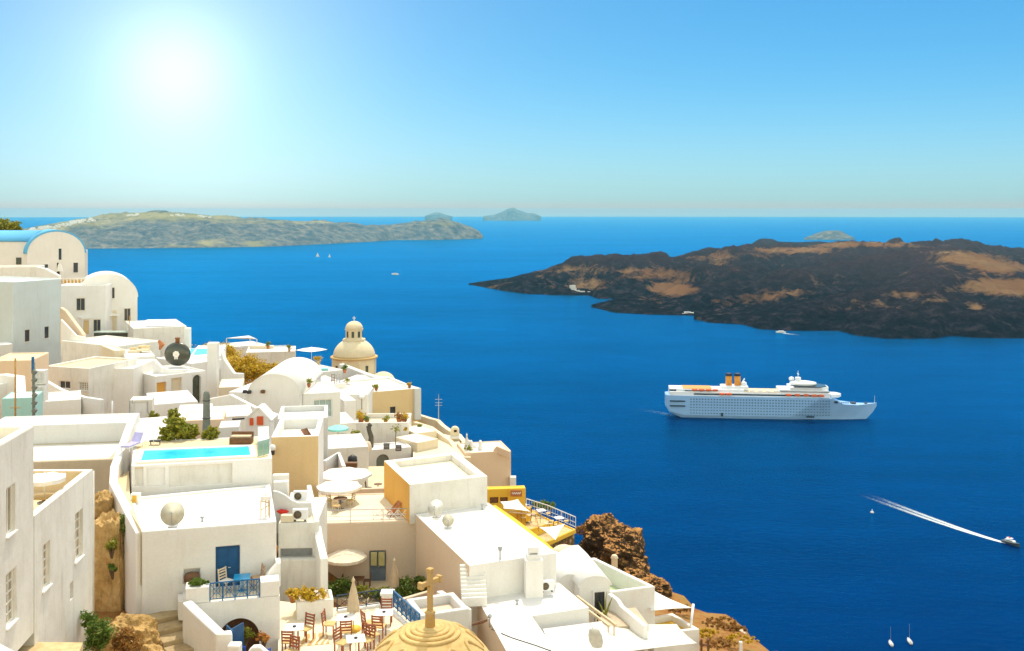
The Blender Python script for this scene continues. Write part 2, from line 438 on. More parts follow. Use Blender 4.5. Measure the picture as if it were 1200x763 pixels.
def vault(label, Cx, y0, zs, hw, hh, length, zb, ang=0, name='vaulted_house', cat='house', mat=None, roofmat=None, over=.12, holes=(), group=None, parapet=0.0, nseg=20):
    """barrel-vaulted house; (Cx, y0) centre of the front gable at spring height zs; ang turns the axis about z"""
    mat = mat or WHITE; rt = root(name, (Cx, y0, zb), label, cat, group)
    M = Matrix.Translation((Cx, y0, 0)) @ Matrix.Rotation(ang, 4, 'Z')
    def T(x, y, z): return (M @ Vector((x, y, z)))
    def arc(k, ex=0): a = math.pi * k / nseg; return (hw + ex) * math.cos(a), zs + (hh + ex) * math.sin(a)
    mb = MB(); pr = [(hw, zb)] + [arc(k) for k in range(nseg + 1)] + [(-hw, zb)]
    for y, flip in ((0, 0), (length, 1)):
        f = [T(x, y, z) for x, z in pr]; mb.face(f if not flip else f[::-1])
    for s in (1, -1): mb.face([T(s * hw, 0, zb), T(s * hw, length, zb), T(s * hw, length, zs), T(s * hw, 0, zs)][::s])
    mb.build('wall', mat, rt)
    rb = MB(); vs = []; fs = []
    for y in (-.05, length + .05):
        for ex in (.005, over): vs += [T(x, y, z) for x, z in (arc(k, ex) for k in range(nseg + 1))]
    m = nseg + 1
    for k in range(nseg):
        fs += [(m + k, m + k + 1, 3 * m + k + 1, 3 * m + k), (k, 2 * m + k, 2 * m + k + 1, k + 1), (k, k + 1, m + k + 1, m + k), (2 * m + k, 3 * m + k, 3 * m + k + 1, 2 * m + k + 1)]
    fs += [(0, m, 3 * m, 2 * m), (nseg, 2 * m + nseg, 3 * m + nseg, m + nseg)]
    rb.raw(vs, fs); ro = rb.build('roof', roofmat or WROOF, rt)
    for p in ro.data.polygons: p.use_smooth = abs(p.normal.dot(M.to_3x3() @ Vector((0, 1, 0)))) < .5
    for hd in holes:
        x0, x1, z0, z1, kind = hd[:5]
        A = T(x0, 0, 0).xy; B = T(x1, 0, 0).xy; d = (B - A).normalized(); nin = Vector((-d.y, d.x))
        # surround standing proud of the gable, with the leaf set inside it
        sb = MB(); w = .12
        def q(s, z, o_): return Vector((A.x + d.x * s + nin.x * o_, A.y + d.y * s + nin.y * o_, z))
        ww = x1 - x0
        for a, b, c, e in ((-w, 0, z0, z1 + w), (ww, ww + w, z0, z1 + w), (0, ww, z1, z1 + w)):
            vv = [q(s, z, o_) for o_ in (-.12, .02) for s, z in ((a, c), (b, c), (b, e), (a, e))]
            sb.raw(vv, [(0, 1, 2, 3), (4, 5, 1, 0), (5, 6, 2, 1), (6, 7, 3, 2), (7, 4, 0, 3)])
        sb.build('surround', mat, rt)
        fill_opening(rt, A - nin * .06, d, nin, 0, ww, z0, z1, .05, kind, hd[5] if len(hd) > 5 else None, hd[6] if len(hd) > 6 else None)
    rt['_M'] = [c for r_ in M for c in r_]
    return rt

def leaves_mb(mb, clumps, per, size, spread):
    for c, r in clumps:
        for _ in range(per):
            d = Vector((random.gauss(0, 1), random.gauss(0, 1), random.gauss(0, .8)))
            p = Vector(c) + d * r * .5
            a = Vector((random.gauss(0, 1), random.gauss(0, 1), random.gauss(0, .7))).normalized(); b = a.cross(Vector((random.gauss(0, 1), random.gauss(0, 1), random.gauss(0, 1)))).normalized()
            s = size * random.uniform(.6, 1.35); w = s * .45
            mb.raw([p - a * s, p + b * w, p + a * s, p - b * w], [(0, 1, 2, 3)])
def bush(name, label, base, rad, mat, cat='shrub', n=40, per=34, size=.12, group=None, trunk=True):
    """shrub of small leaf faces gathered in clumps on branching stems"""
    base = Vector(base); rx, ry, rz_ = rad; rt = root(name, base, label, cat, group)
    cl = []
    for k in range(n):
        d = Vector((random.gauss(0, 1), random.gauss(0, 1), random.gauss(0, 1))).normalized() * random.uniform(.45, .95)
        cl.append((base + Vector((d.x * rx, d.y * ry, rz_ * (.95 + d.z * .9))), min(rx, ry, rz_) * random.uniform(.28, .5)))
    mb = MB(); leaves_mb(mb, cl, per, size, 1); mb.build('foliage', mat, rt)
    if trunk:
        tb = MB()
        for c, r in random.sample(cl, min(7, n)):
            tb.tube([base - Vector((0, 0, .3)), base.lerp(c, .5) + Vector((random.uniform(-.1, .1), random.uniform(-.1, .1), 0)), c], [.06, .04, .015], 5)
        tb.build('stem', BARK, rt)
    return rt
def rock_mesh(c, rad, seed, mat, name, label, rough=.35, cat='rock', sub=4, freq=1.0, boxy=0.0, strata=0.0):
    import bmesh
    bm = bmesh.new(); bmesh.ops.create_icosphere(bm, subdivisions=sub, radius=1)
    for v in bm.verts:
        p = v.co.copy(); nn = noise.fractal(p * 1.3 * freq + Vector((seed, 0, 0)), .8, 2.1, 6)
        ridg = abs(noise.noise(p * 2.7 * freq + Vector((0, seed, 0))))
        k = 1 / max(abs(p.x), abs(p.y), abs(p.z)); p0 = p * (1 + (k - 1) * boxy)
        v.co = p0 * (1 + rough * nn - rough * .6 * ridg)
        if strata:
            st_ = noise.noise(Vector((seed, v.co.z * 5.5 + v.co.x * 1.2, 0))) + .6 * noise.noise(Vector((seed, v.co.z * 13 + v.co.x * 3, 4)))
            v.co.x *= 1 + strata * st_; v.co.y *= 1 + strata * st_
        v.co.x *= rad[0]; v.co.y *= rad[1]; v.co.z *= rad[2]
    me = bpy.data.meshes.new(name); bm.to_mesh(me); bm.free(); me.materials.append(mat)
    o = bpy.data.objects.new(name, me); o.location = c; COL.objects.link(o)
    return tag(o, label, cat)
# ------------------------------------------------------------------ exposure of the place
SKYSTR = .10; SUNSTR = 2.7; EXPO = .25
SKYTINT = (.25, .72, .98); SKYFILL = (6.9, 4.85, 2.75); HORIZ = (1.7, .62, .75); HORIZ2 = (2.2, -.9, -1.8)
GLOW = (3.2, 2.5, 1.25)
HAZE = 2.6e-5; HAZECOL = (.26, .75, 1.0, 1)
SEA = ((.0, .0045, .064), (.0, .0095, .108)); SEAREF = (.0, .54, 1.0, 1)
# ------------------------------------------------------------------ camera, light, air
cam = bpy.data.cameras.new('camera'); co = bpy.data.objects.new('camera', cam); COL.objects.link(co)
co.location = (0, 0, H); co.rotation_euler = (R(90), 0, 0)
cam.sensor_fit = 'HORIZONTAL'; cam.sensor_width = 36; cam.lens = 36
cam.shift_y = -(381.5 - V0) / 1200; cam.clip_start = .5; cam.clip_end = 200000
SC.camera = co
SUN_EL, SUN_AZ = 62.0, 7.0            # azimuth: degrees to the right of the view axis
w = bpy.data.worlds.new('World'); SC.world = w; w.use_nodes = True
nt = w.node_tree; nt.nodes.clear()
wo = N(nt, 'ShaderNodeOutputWorld'); bg = N(nt, 'ShaderNodeBackground')
sky = N(nt, 'ShaderNodeTexSky', sky_type='NISHITA'); sky.sun_disc = False
sky.sun_elevation = R(SUN_EL); sky.sun_rotation = R(SUN_AZ); sky.altitude = 200
sky.air_density = 1.0; sky.dust_density = 0.6; sky.ozone_density = 1.0
# bright hazy aureole of the low sun in the upper left of the sky
tc = N(nt, 'ShaderNodeTexCoord'); nv = N(nt, 'ShaderNodeVectorMath', operation='NORMALIZE'); L(nt, tc.outputs['Generated'], nv.inputs[0])
dt = N(nt, 'ShaderNodeVectorMath', operation='DOT_PRODUCT'); L(nt, nv.outputs[0], dt.inputs[0])
gd = Vector(((205 - 600) / F, 1, (V0 - 80) / F)).normalized(); dt.inputs[1].default_value = gd
ac = N(nt, 'ShaderNodeMath', operation='ARCCOSINE'); L(nt, dt.outputs['Value'], ac.inputs[0])
def gauss(width, amp):
    q = N(nt, 'ShaderNodeMath', operation='DIVIDE'); L(nt, ac.outputs[0], q.inputs[0]); q.inputs[1].default_value = width
    s = N(nt, 'ShaderNodeMath', operation='MULTIPLY'); L(nt, q.outputs[0], s.inputs[0]); L(nt, q.outputs[0], s.inputs[1])
    g = N(nt, 'ShaderNodeMath', operation='MULTIPLY'); L(nt, s.outputs[0], g.inputs[0]); g.inputs[1].default_value = -1
    e = N(nt, 'ShaderNodeMath', operation='EXPONENT'); L(nt, g.outputs[0], e.inputs[0])
    a = N(nt, 'ShaderNodeMath', operation='MULTIPLY'); L(nt, e.outputs[0], a.inputs[0]); a.inputs[1].default_value = amp
    return a.outputs[0]
def addv(a, b, cb):
    m = N(nt, 'ShaderNodeVectorMath', operation='MULTIPLY_ADD')
    cbn = N(nt, 'ShaderNodeCombineXYZ'); [L(nt, b, cbn.inputs[i]) for i in range(3)]
    L(nt, cbn.outputs[0], m.inputs[0]); m.inputs[1].default_value = cb; L(nt, a, m.inputs[2]); return m.outputs[0]
sz = N(nt, 'ShaderNodeSeparateXYZ'); L(nt, nv.outputs[0], sz.inputs[0])
mr = N(nt, 'ShaderNodeMapRange', interpolation_type='SMOOTHSTEP'); L(nt, sz.outputs['Z'], mr.inputs['Value']); mr.inputs['From Min'].default_value = .22; mr.inputs['From Max'].default_value = .6
mr2 = N(nt, 'ShaderNodeMapRange', interpolation_type='SMOOTHSTEP'); L(nt, sz.outputs['Y'], mr2.inputs['Value']); mr2.inputs['From Min'].default_value = .35; mr2.inputs['From Max'].default_value = -.35
mxx = N(nt, 'ShaderNodeMath', operation='MAXIMUM'); L(nt, mr.outputs[0], mxx.inputs[0]); L(nt, mr2.outputs[0], mxx.inputs[1])
tcol = mixc(nt, mxx.outputs[0], SKYTINT, SKYFILL)  # warm brightened sky overhead and behind the camera, added to fill shaded walls
tint = N(nt, 'ShaderNodeVectorMath', operation='MULTIPLY'); L(nt, sky.outputs[0], tint.inputs[0]); L(nt, tcol, tint.inputs[1])
abz = N(nt, 'ShaderNodeVectorMath', operation='ABSOLUTE'); L(nt, nv.outputs[0], abz.inputs[0]); cz_ = N(nt, 'ShaderNodeSeparateXYZ'); L(nt, abz.outputs[0], cz_.inputs[0])
cv = N(nt, 'ShaderNodeCombineXYZ'); L(nt, sz.outputs['X'], cv.inputs[0]); L(nt, sz.outputs['Y'], cv.inputs[1]); L(nt, cz_.outputs['Z'], cv.inputs[2]); L(nt, cv.outputs[0], sky.inputs['Vector'])
# pale reddish haze tint painted into the sky colour near the horizon
hb1 = N(nt, 'ShaderNodeMath', operation='MULTIPLY'); L(nt, sz.outputs['Z'], hb1.inputs[0]); L(nt, sz.outputs['Z'], hb1.inputs[1])
hb2 = N(nt, 'ShaderNodeMath', operation='MULTIPLY'); L(nt, hb1.outputs[0], hb2.inputs[0]); hb2.inputs[1].default_value = -1 / .09 ** 2
hb3 = N(nt, 'ShaderNodeMath', operation='EXPONENT'); L(nt, hb2.outputs[0], hb3.inputs[0])
c = addv(tint.outputs[0], hb3.outputs[0], HORIZ)
nb1 = N(nt, 'ShaderNodeMath', operation='MULTIPLY'); L(nt, hb1.outputs[0], nb1.inputs[0]); nb1.inputs[1].default_value = -1 / .007 ** 2
nb2 = N(nt, 'ShaderNodeMath', operation='EXPONENT'); L(nt, nb1.outputs[0], nb2.inputs[0])
c = addv(c, nb2.outputs[0], HORIZ2)  # narrow tint added to the sky to offset the haze box's horizon stripe
c = addv(c, gauss(.055, GLOW[0]), (1, .97, .9))
c = addv(c, gauss(.15, GLOW[1]), (1, .96, .88))
c = addv(c, gauss(.33, GLOW[2]), (1, .95, .72))
L(nt, c, bg.inputs['Color']); bg.inputs['Strength'].default_value = SKYSTR
L(nt, bg.outputs[0], wo.inputs['Surface'])
sl = bpy.data.lights.new('sun', 'SUN'); sl.energy = SUNSTR; sl.angle = R(.55); sl.color = (1, .94, .82)
so = bpy.data.objects.new('sun', sl); COL.objects.link(so)
sd = Vector((math.sin(R(SUN_AZ)) * math.cos(R(SUN_EL)), math.cos(R(SUN_AZ)) * math.cos(R(SUN_EL)), math.sin(R(SUN_EL))))
so.rotation_euler = sd.to_track_quat('Z', 'Y').to_euler(); so.location = (0, 0, 300)
vs = SC.view_settings; vs.view_transform = 'Standard'; vs.look = 'None'; vs.gamma = 1; vs.exposure = EXPO; vs.use_curve_mapping = False
SC.render.engine = 'CYCLES'
cy = SC.cycles; cy.use_denoising = True; cy.max_bounces = 7; cy.diffuse_bounces = 4; cy.glossy_bounces = 3; cy.transparent_max_bounces = 8
cy.volume_bounces = 0; cy.sample_clamp_indirect = 6; cy.caustics_reflective = False; cy.caustics_refractive = False
try: cy.denoiser = 'OPENIMAGEDENOISE'
except Exception: pass

# haze: one even box of air round everything
mh = bpy.data.materials.new('pale_haze'); mh.use_nodes = True; nh = mh.node_tree; nh.nodes.clear()
oh = N(nh, 'ShaderNodeOutputMaterial'); pv = N(nh, 'ShaderNodeVolumePrincipled')
pv.inputs['Color'].default_value = HAZECOL; pv.inputs['Density'].default_value = HAZE; pv.inputs['Anisotropy'].default_value = .25
L(nh, pv.outputs[0], oh.inputs['Volume'])
hb = MB(); hb.box((0, 0, 151), (86000, 86000, 304)); hz = hb.build('haze', mh, loc=(0, 0, 0)); tag(hz, kind='stuff')

# ------------------------------------------------------------------ sea
m, nt, b, out = new_mat('deep_blue_sea')
pos = N(nt, 'ShaderNodeNewGeometry').outputs['Position']
mp = N(nt, 'ShaderNodeMapping'); mp.inputs['Scale'].default_value = (.0007, .0030, 1); mp.inputs['Rotation'].default_value = (0, 0, R(-12)); L(nt, pos, mp.inputs['Vector'])
n1 = noise_tex(nt, mp.outputs[0], 1.0, 5, .6)
mp2 = N(nt, 'ShaderNodeMapping'); mp2.inputs['Scale'].default_value = (.010, .026, 1); mp2.inputs['Rotation'].default_value = (0, 0, R(20)); L(nt, pos, mp2.inputs['Vector'])
n2 = noise_tex(nt, mp2.outputs[0], 1.0, 6, .7)
r1 = ramp(nt, n1.outputs[0], [(.35, SEA[0]), (.65, SEA[1])])
r2 = ramp(nt, n2.outputs[0], [(.32, (.74, .80, .84)), (.68, (1.14, 1.12, 1.08))])
nt.nodes.remove(b)
df = N(nt, 'ShaderNodeBsdfDiffuse'); L(nt, mixc(nt, 1, r1.outputs[0], r2.outputs[0], 'MULTIPLY'), df.inputs['Color'])
gl = N(nt, 'ShaderNodeBsdfGlossy'); L(nt, mixc(nt, 1, SEAREF[:3], ramp(nt, mixc(nt, .5, n1.outputs[0], n2.outputs[0]), [(.36, (.80, .84, .88)), (.64, (1.12, 1.1, 1.06))]).outputs[0], 'MULTIPLY'), gl.inputs['Color']); gl.inputs['Roughness'].default_value = .22
fr = N(nt, 'ShaderNodeFresnel'); fr.inputs['IOR'].default_value = 1.2
fm = N(nt, 'ShaderNodeMath', operation='MINIMUM'); L(nt, fr.outputs[0], fm.inputs[0]); fm.inputs[1].default_value = .6
ms = N(nt, 'ShaderNodeMixShader'); L(nt, fm.outputs[0], ms.inputs[0]); L(nt, df.outputs[0], ms.inputs[1]); L(nt, gl.outputs[0], ms.inputs[2]); L(nt, ms.outputs[0], out.inputs['Surface'])
mp3 = N(nt, 'ShaderNodeMapping'); mp3.inputs['Scale'].default_value = (.13, .22, .15); mp3.inputs['Rotation'].default_value = (0, 0, R(28)); L(nt, pos, mp3.inputs['Vector'])
n3 = noise_tex(nt, mp3.outputs[0], 1.0, 6, .62)
bp = N(nt, 'ShaderNodeBump'); bp.inputs['Strength'].default_value = .55; bp.inputs['Distance'].default_value = 1.6
L(nt, n3.outputs[0], bp.inputs['Height']); [L(nt, bp.outputs[0], x.inputs['Normal']) for x in (df, gl, fr)]
mb = MB(); rr = [0, 150, 400, 800, 1500, 3000, 6000, 12000, 24000, 40000]; nn_ = 72; vsx = [(0, 0, 0)]; fs = []
for r_ in rr[1:]: vsx += [(r_ * math.cos(2 * math.pi * k / nn_), r_ * math.sin(2 * math.pi * k / nn_), 0) for k in range(nn_)]
for k in range(nn_): fs.append((0, 1 + k, 1 + (k + 1) % nn_))
for i in range(len(rr) - 2):
    for k in range(nn_): fs.append((1 + i * nn_ + k, 1 + (i + 1) * nn_ + k, 1 + (i + 1) * nn_ + (k + 1) % nn_, 1 + i * nn_ + (k + 1) % nn_))
mb.raw(vsx, fs); tag(mb.build('sea', m, loc=(0, 0, 0)), kind='structure')

# ------------------------------------------------------------------ islands
def curve(pts):
    def f(u):
        if u <= pts[0][0]: return pts[0][1]
        for (a, b_), (c_, d) in zip(pts, pts[1:]):
            if u <= c_: return b_ + (d - b_) * (u - a) / (c_ - a)
        return pts[-1][1]
    return f
def land(patches, name, mat, soil=(), rough=1.0):
    """islands: every patch is a ridge of ground between its near shore and its crest, in real distance and height"""
    V = []; FS = []; S = []
    for (u0, u1, nu, nt_, shore, crest, dY, prof, amp, seed) in patches:
        sh = curve(shore); cr = curve(crest); o = len(V); nb = max(4, nt_ // 4); rows = nt_ + nb + 1
        dYf = curve(dY) if isinstance(dY, list) else (lambda u, c=dY: c)
        for i in range(nu + 1):
            u = u0 + (u1 - u0) * i / nu
            e = min(1, (u - u0) / 12 + .02, (u1 - u) / 12 + .02 if u1 < 1200 else 1)
            Yn = H * F / (sh(u) - V0); dy = dYf(u) * e
            Yr = Yn + dy; zr = max(1.0, H - (cr(u) - V0) * Yr / F)
            for j in range(rows):
                t = j / nt_
                y = Yn + dy * t + (20 * noise.noise(Vector((u * .11, seed, 0))) if j == 0 else 0)
                x = (u - 600) * y / F
                tt = min(t, 1)
                z = zr * (prof(tt) if t <= 1 else max(-.2, 1 - ((t - 1) * 3.6) ** 1.5))
                p3 = Vector((x * .004, y * .004, seed))
                nz = noise.fractal(p3, .75, 2.0, 7) + .6 * abs(noise.noise(p3 * 2.6)) + .35 * abs(noise.noise(p3 * 7.1))
                fade = min(1, t * 6) * (1 if t < .9 else max(.25, 1 - (t - .9) * 6) if t <= 1.02 else .4)
                z += amp * nz * fade * min(1, zr / 40)
                if j == 0 or j == rows - 1: z = -3
                else: z = max(z, .6 if t < 1 else -3)
                V.append((x, y, z)); vv = V0 + (H - z) * F / y
                s = 0
                for (su, sv, ru, rv, a) in soil: s = max(s, a * math.exp(-((u - su) / ru) ** 2 - ((vv - sv) / rv) ** 2))
                if name == 'volcanic_island': s -= .5 * math.exp(-((u - 1020) / 70) ** 2 - ((vv - 306) / 12) ** 2)
                S.append(s * (.86 if name == 'volcanic_island' else 1))
        for i in range(nu):
            for j in range(rows - 1):
                a = o + i * rows + j; FS.append((a, a + rows, a + rows + 1, a + 1))
    me = bpy.data.meshes.new(name); me.from_pydata(V, [], FS); me.update(); me.materials.append(mat)
    at = me.attributes.new('soil', 'FLOAT', 'POINT'); at.data.foreach_set('value', S)
    for p in me.polygons: p.use_smooth = True
    ob = bpy.data.objects.new(name, me); COL.objects.link(ob); return tag(ob, kind='structure')
def land_mat(name, lava, soil, sc, extra):
    m, nt, b, out = new_mat(name)
    pos = N(nt, 'ShaderNodeNewGeometry').outputs['Position']
    at = N(nt, 'ShaderNodeAttribute'); at.attribute_name = 'soil'
    n1 = noise_tex(nt, pos, sc, 8, .68); n2 = noise_tex(nt, pos, sc * 7, 7, .75); n3 = noise_tex(nt, pos, sc * .5, 6, .6)
    a1 = N(nt, 'ShaderNodeMath', operation='MULTIPLY_ADD'); L(nt, n1.outputs[0], a1.inputs[0]); a1.inputs[1].default_value = 1.5
    L(nt, at.outputs['Fac'], a1.inputs[2])
    a2 = N(nt, 'ShaderNodeMath', operation='MULTIPLY_ADD'); L(nt, n2.outputs[0], a2.inputs[0]); a2.inputs[1].default_value = .85; L(nt, a1.outputs[0], a2.inputs[2])
    f = ramp(nt, a2.outputs[0], [(extra[0] / 2, (0, 0, 0)), (extra[1] / 2, (1, 1, 1))])
    # ramp input is clamped to 1: halve first
    hv = N(nt, 'ShaderNodeMath', operation='MULTIPLY'); L(nt, a2.outputs[0], hv.inputs[0]); hv.inputs[1].default_value = .5
    L(nt, hv.outputs[0], f.inputs['Fac'])
    lv = ramp(nt, n2.outputs[0], [(.38, lava[0]), (.52, lava[1]), (.66, lava[2])])
    sv = ramp(nt, n3.outputs[0], [(.3, soil[0]), (.5, soil[1]), (.7, soil[2])])
    lvo = lv.outputs[0]
    if 'lava' in name:      # weathered, ash-dusted higher slopes above fresh black lava
        szp = N(nt, 'ShaderNodeSeparateXYZ'); L(nt, pos, szp.inputs[0]); mrp = N(nt, 'ShaderNodeMapRange'); L(nt, szp.outputs['Z'], mrp.inputs['Value']); mrp.inputs['From Min'].default_value = 18; mrp.inputs['From Max'].default_value = 90
        mm = N(nt, 'ShaderNodeMath', operation='MULTIPLY'); L(nt, mrp.outputs[0], mm.inputs[0]); L(nt, n1.outputs[0], mm.inputs[1])
        lvo = mixc(nt, mm.outputs[0], lvo, (.088, .056, .062))
    L(nt, mixc(nt, f.outputs[0], lvo, sv.outputs[0]), b.inputs['Base Color']); b.inputs['Roughness'].default_value = .95
    b.inputs['Specular IOR Level'].default_value = 0
    bp = N(nt, 'ShaderNodeBump'); bp.inputs['Strength'].default_value = 1; bp.inputs['Distance'].default_value = extra[2]
    L(nt, n2.outputs[0], bp.inputs['Height']); L(nt, bp.outputs[0], b.inputs['Normal'])
    return m
LAVA = land_mat('black_lava', [(.004, .003, .007), (.013, .011, .018), (.050, .036, .046)], [(.12, .06, .036), (.24, .125, .06), (.32, .215, .11)], .0055, (1.36, 1.66, 22))
CLIFF = land_mat('hazed_pale_cliff_scrub', [(.06, .11, .15), (.15, .18, .19), (.30, .29, .25)], [(.20, .22, .11), (.30, .29, .16), (.46, .42, .28)], .0022, (1.34, 1.8, 30))  # distance haze and bluish shade partly put into these cliff and scrub colours

front_shore = [(549, 333.5), (590, 341), (620, 345), (650, 346), (690, 346.5), (700, 350), (760, 352), (1200, 352)]
back_crest = [(549, 332), (575, 328), (600, 324.5), (650, 313.5), (700, 306), (760, 302), (790, 299), (810, 296), (850, 293), (890, 291), (930, 289), (960, 287), (1000, 285), (1040, 286), (1090, 285.5), (1130, 287.5), (1160, 289), (1200, 295)]
lob_shore = [(693, 360), (720, 366.5), (760, 369), (800, 370), (830, 371), (1200, 372)]
lob_crest = [(693, 357), (720, 351), (760, 346), (800, 338), (850, 330), (900, 322), (1000, 310), (1075, 288), (1120, 292), (1200, 318)]
frt_shore = [(813, 374), (830, 378), (870, 380.5), (890, 386), (930, 388), (985, 388), (1000, 393), (1040, 397), (1095, 397), (1112, 394), (1150, 396.5), (1260, 397)]
frt_crest = [(813, 371), (850, 362), (900, 356), (960, 350), (1000, 342), (1060, 338), (1110, 344), (1150, 350), (1260, 352)]
pr = lambda t: min(1, .10 * min(1, t * 14) + .9 * t ** 1.05)
soilA = [(740, 318, 110, 10, .42), (860, 345, 150, 14, .22), (770, 322, 70, 7, .55), (690, 331, 34, 9, .55), (790, 338, 28, 7.5, 1.0), (700, 320, 60, 6, .4), (860, 300, 60, 6, .5), (930, 293, 70, 4, .8), (1010, 287, 60, 3.5, .9), (1130, 303, 40, 8, .95), (1165, 312, 40, 9, .9), (1175, 336, 50, 9, 1.0), (850, 310, 30, 9, .35), (1065, 345, 45, 6, .45), (1145, 361, 10, 3, .6), (1100, 352, 20, 3, .4)]
land([(549, 1290, 260, 60, front_shore, back_crest, [(549, 60), (650, 520), (760, 900), (900, 1500), (1290, 1500)], pr, 40, 1.3),
      (693, 1290, 220, 60, lob_shore, lob_crest, [(693, 60), (760, 330), (900, 620), (1050, 900), (1290, 800)], pr, 36, 5.1),
      (813, 1290, 200, 50, frt_shore, frt_crest, [(813, 50), (900, 300), (1290, 420)], lambda t: min(1, .25 * min(1, t * 12) + .75 * t), 28, 9.7)],
     'volcanic_island', LAVA, soilA)
cl = lambda t: min(1, 2.3 * t) * .62 + .38 * t ** .8
th_shore = [(10, 291), (100, 291.5), (230, 290.5), (320, 289), (400, 285), (440, 283), (460, 281.5), (520, 281), (566, 279.5)]
th_crest = [(10, 272), (30, 268), (60, 263.5), (90, 257), (130, 252.5), (165, 249.5), (185, 249), (230, 251.5), (280, 256.5), (340, 258), (380, 260.5), (420, 264), (445, 264), (475, 261.5), (515, 258.5), (540, 263), (556, 269), (566, 276)]
soilB = [(180, 254, 130, 8, .7), (90, 262, 60, 7, .6), (330, 260, 100, 3, .5), (520, 262, 40, 4, .4), (60, 268, 40, 4, .5), (240, 285, 14, 5, .6), (205, 289, 60, 2, .5), (300, 286, 16, 5, .5)]
land([(-160, 566, 300, 40, th_shore, th_crest, [(-160, 1500), (200, 1500), (440, 900), (566, 300)], cl, 24, 3.3)], 'cliff_island', CLIFF, soilB)
land([(860, 998, 60, 16, [(860, 300), (998, 300)], [(860, 291), (878, 288), (888, 281), (893, 279.5), (905, 280), (912, 283), (935, 284), (960, 283), (985, 285), (998, 289)], 420, pr, 8, 2.2)], 'lava_islet', LAVA, [])
land([(942, 1002, 40, 14, [(942, 281), (1002, 281)], [(942, 279), (955, 274), (968, 270), (985, 270), (992, 274), (1002, 279)], 300, cl, 8, 6.4)], 'pale_islet', CLIFF, [(975, 269, 20, 2, .3)])
land([(498, 530, 40, 10, [(498, 258.5), (530, 258.5)], [(498, 253), (508, 249.5), (514, 249), (521, 251.5), (530, 253.5)], 400, cl, 8, 7.7)], 'far_islet', CLIFF, [])
land([(566, 634, 60, 12, [(566, 258.5), (634, 258.5)], [(566, 253.5), (580, 251.5), (590, 247.5), (597, 244), (602, 243.2), (607, 246), (618, 249.5), (626, 250), (634, 253.5)], 500, cl, 10, 8.8)], 'distant_island', CLIFF, [])
# white villages along the plateau of the cliff island: far too small to count
mb = MB(); rnd = random.Random(3)
for (ua, ub, k, dv) in ((30, 60, 40, 3), (80, 112, 34, 4), (60, 90, 26, 5), (148, 162, 10, 1.5), (198, 216, 8, 2), (232, 250, 8, 1.6), (365, 390, 14, 2), (440, 470, 30, 1.6), (530, 548, 10, 2)):
    for _ in range(k):
        u = rnd.uniform(ua, ub); v = curve(th_crest)(u) + 1 + rnd.random() * dv
        tt = .75; Y = H * F / (curve(th_shore)(u) - V0) + 900 * (1 - (v - curve(th_crest)(u)) / 14)
        p = P(u, v, Y); s = rnd.uniform(7, 16); mb.box((p.x, p.y, p.z + 2), (s * 1.4, s, 9), rnd.random())
tag(mb.build('village', plain('far_white_walls', (.8, .78, .74), .9)), kind='stuff')
mb = MB()
for (u, v) in ((671, 336), (672, 339), (676, 342), (682, 343), (692, 344), (698, 343.5)):
    p = P(u, v, H * F / (346 - V0) + 30); mb.box((p.x, p.y, max(p.z, 3)), (14, 8, 8), .3)
tag(mb.build('jetty', plain('pale_concrete', (.62, .60, .55), .9)), 'pale concrete jetty in the inlet of the black lava island', 'jetty')

# ------------------------------------------------------------------ cruise ship
A_ = G(783, 486.5, 0); B_ = G(1003, 490.5, 0); ang = math.atan2(B_.y - A_.y, B_.x - A_.x)
ship = root('cruise_ship', (A_ + B_) / 2 + Vector((8, 0, 0)), 'large white cruise ship with two orange funnels crossing the blue bay', 'ship', rz=ang, world=False)
SHIPW = plain('ship_white', (.78, .80, .83), .4, var=.02); HULLSHADE = plain('hull_white_blue_shaded', (.27, .47, .76), .35, var=.05); SHIPGL = plain('ship_dark_glass', (.03, .045, .07), .2); FUN = plain('funnel_orange', (.75, .30, .02), .4); FUNTOP = plain('funnel_navy', (.01, .015, .05), .5); LIFEB = plain('lifeboat_orange', (.70, .12, .03), .45); DECK = plain('teak_deck', (.45, .32, .18), .8)  # hull colour holds the blue shade on the ship's white side
st = [(-108, 9, 12, 23), (-104, 12.5, 6, 23), (-90, 14.5, 0, 23), (-40, 15, -1, 23), (20, 15, -1, 23), (50, 14.6, -1, 23), (62, 13.8, -1, 22.5), (74, 11.5, -1, 16.5), (88, 8, -1, 15.2), (99, 4.2, 1, 15.6), (106, 1.6, 8, 16.2), (110, .3, 14.5, 16.8)]
mb = MB(); vs_ = []; fs = []
for x, bw, zk, zd in st:
    wl = bw * (.9 if x < 50 else .55)
    vs_ += [(x, -wl * .8, zk - 1), (x, -wl, max(zk, 3)), (x, -bw, zd), (x, bw, zd), (x, wl, max(zk, 3)), (x, wl * .8, zk - 1)]
for i in range(len(st) - 1):
    for k in range(6): fs.append((i * 6 + k, i * 6 + (k + 1) % 6, i * 6 + 6 + (k + 1) % 6, i * 6 + 6 + k))
fs += [tuple(range(6))[::-1], tuple((len(st) - 1) * 6 + k for k in range(6))]
mb.raw(vs_, fs); mb.build('hull', HULLSHADE, ship)
def sbox(name, c, s, mat, lab=None, bev=0):
    q = MB(); q.box(c, s); o = q.build(name, mat, ship, bevel=bev)
    if lab: o['label'] = lab
    return o
sbox('superstructure', (-22, 0, 25), (164, 25, 4.4), SHIPW, bev=.4)
sbox('superstructure', (-62, 0, 28.4), (70, 22, 2.6), SHIPW, bev=.4)
sbox('superstructure', (-96, 0, 27.5), (16, 20, 5), SHIPW, 'stern deck house', bev=.5)
sbox('superstructure', (34, 0, 29), (50, 24, 4), SHIPW, bev=.5)
sbox('deck', (0, 0, 27.35), (60, 19, .25), DECK)
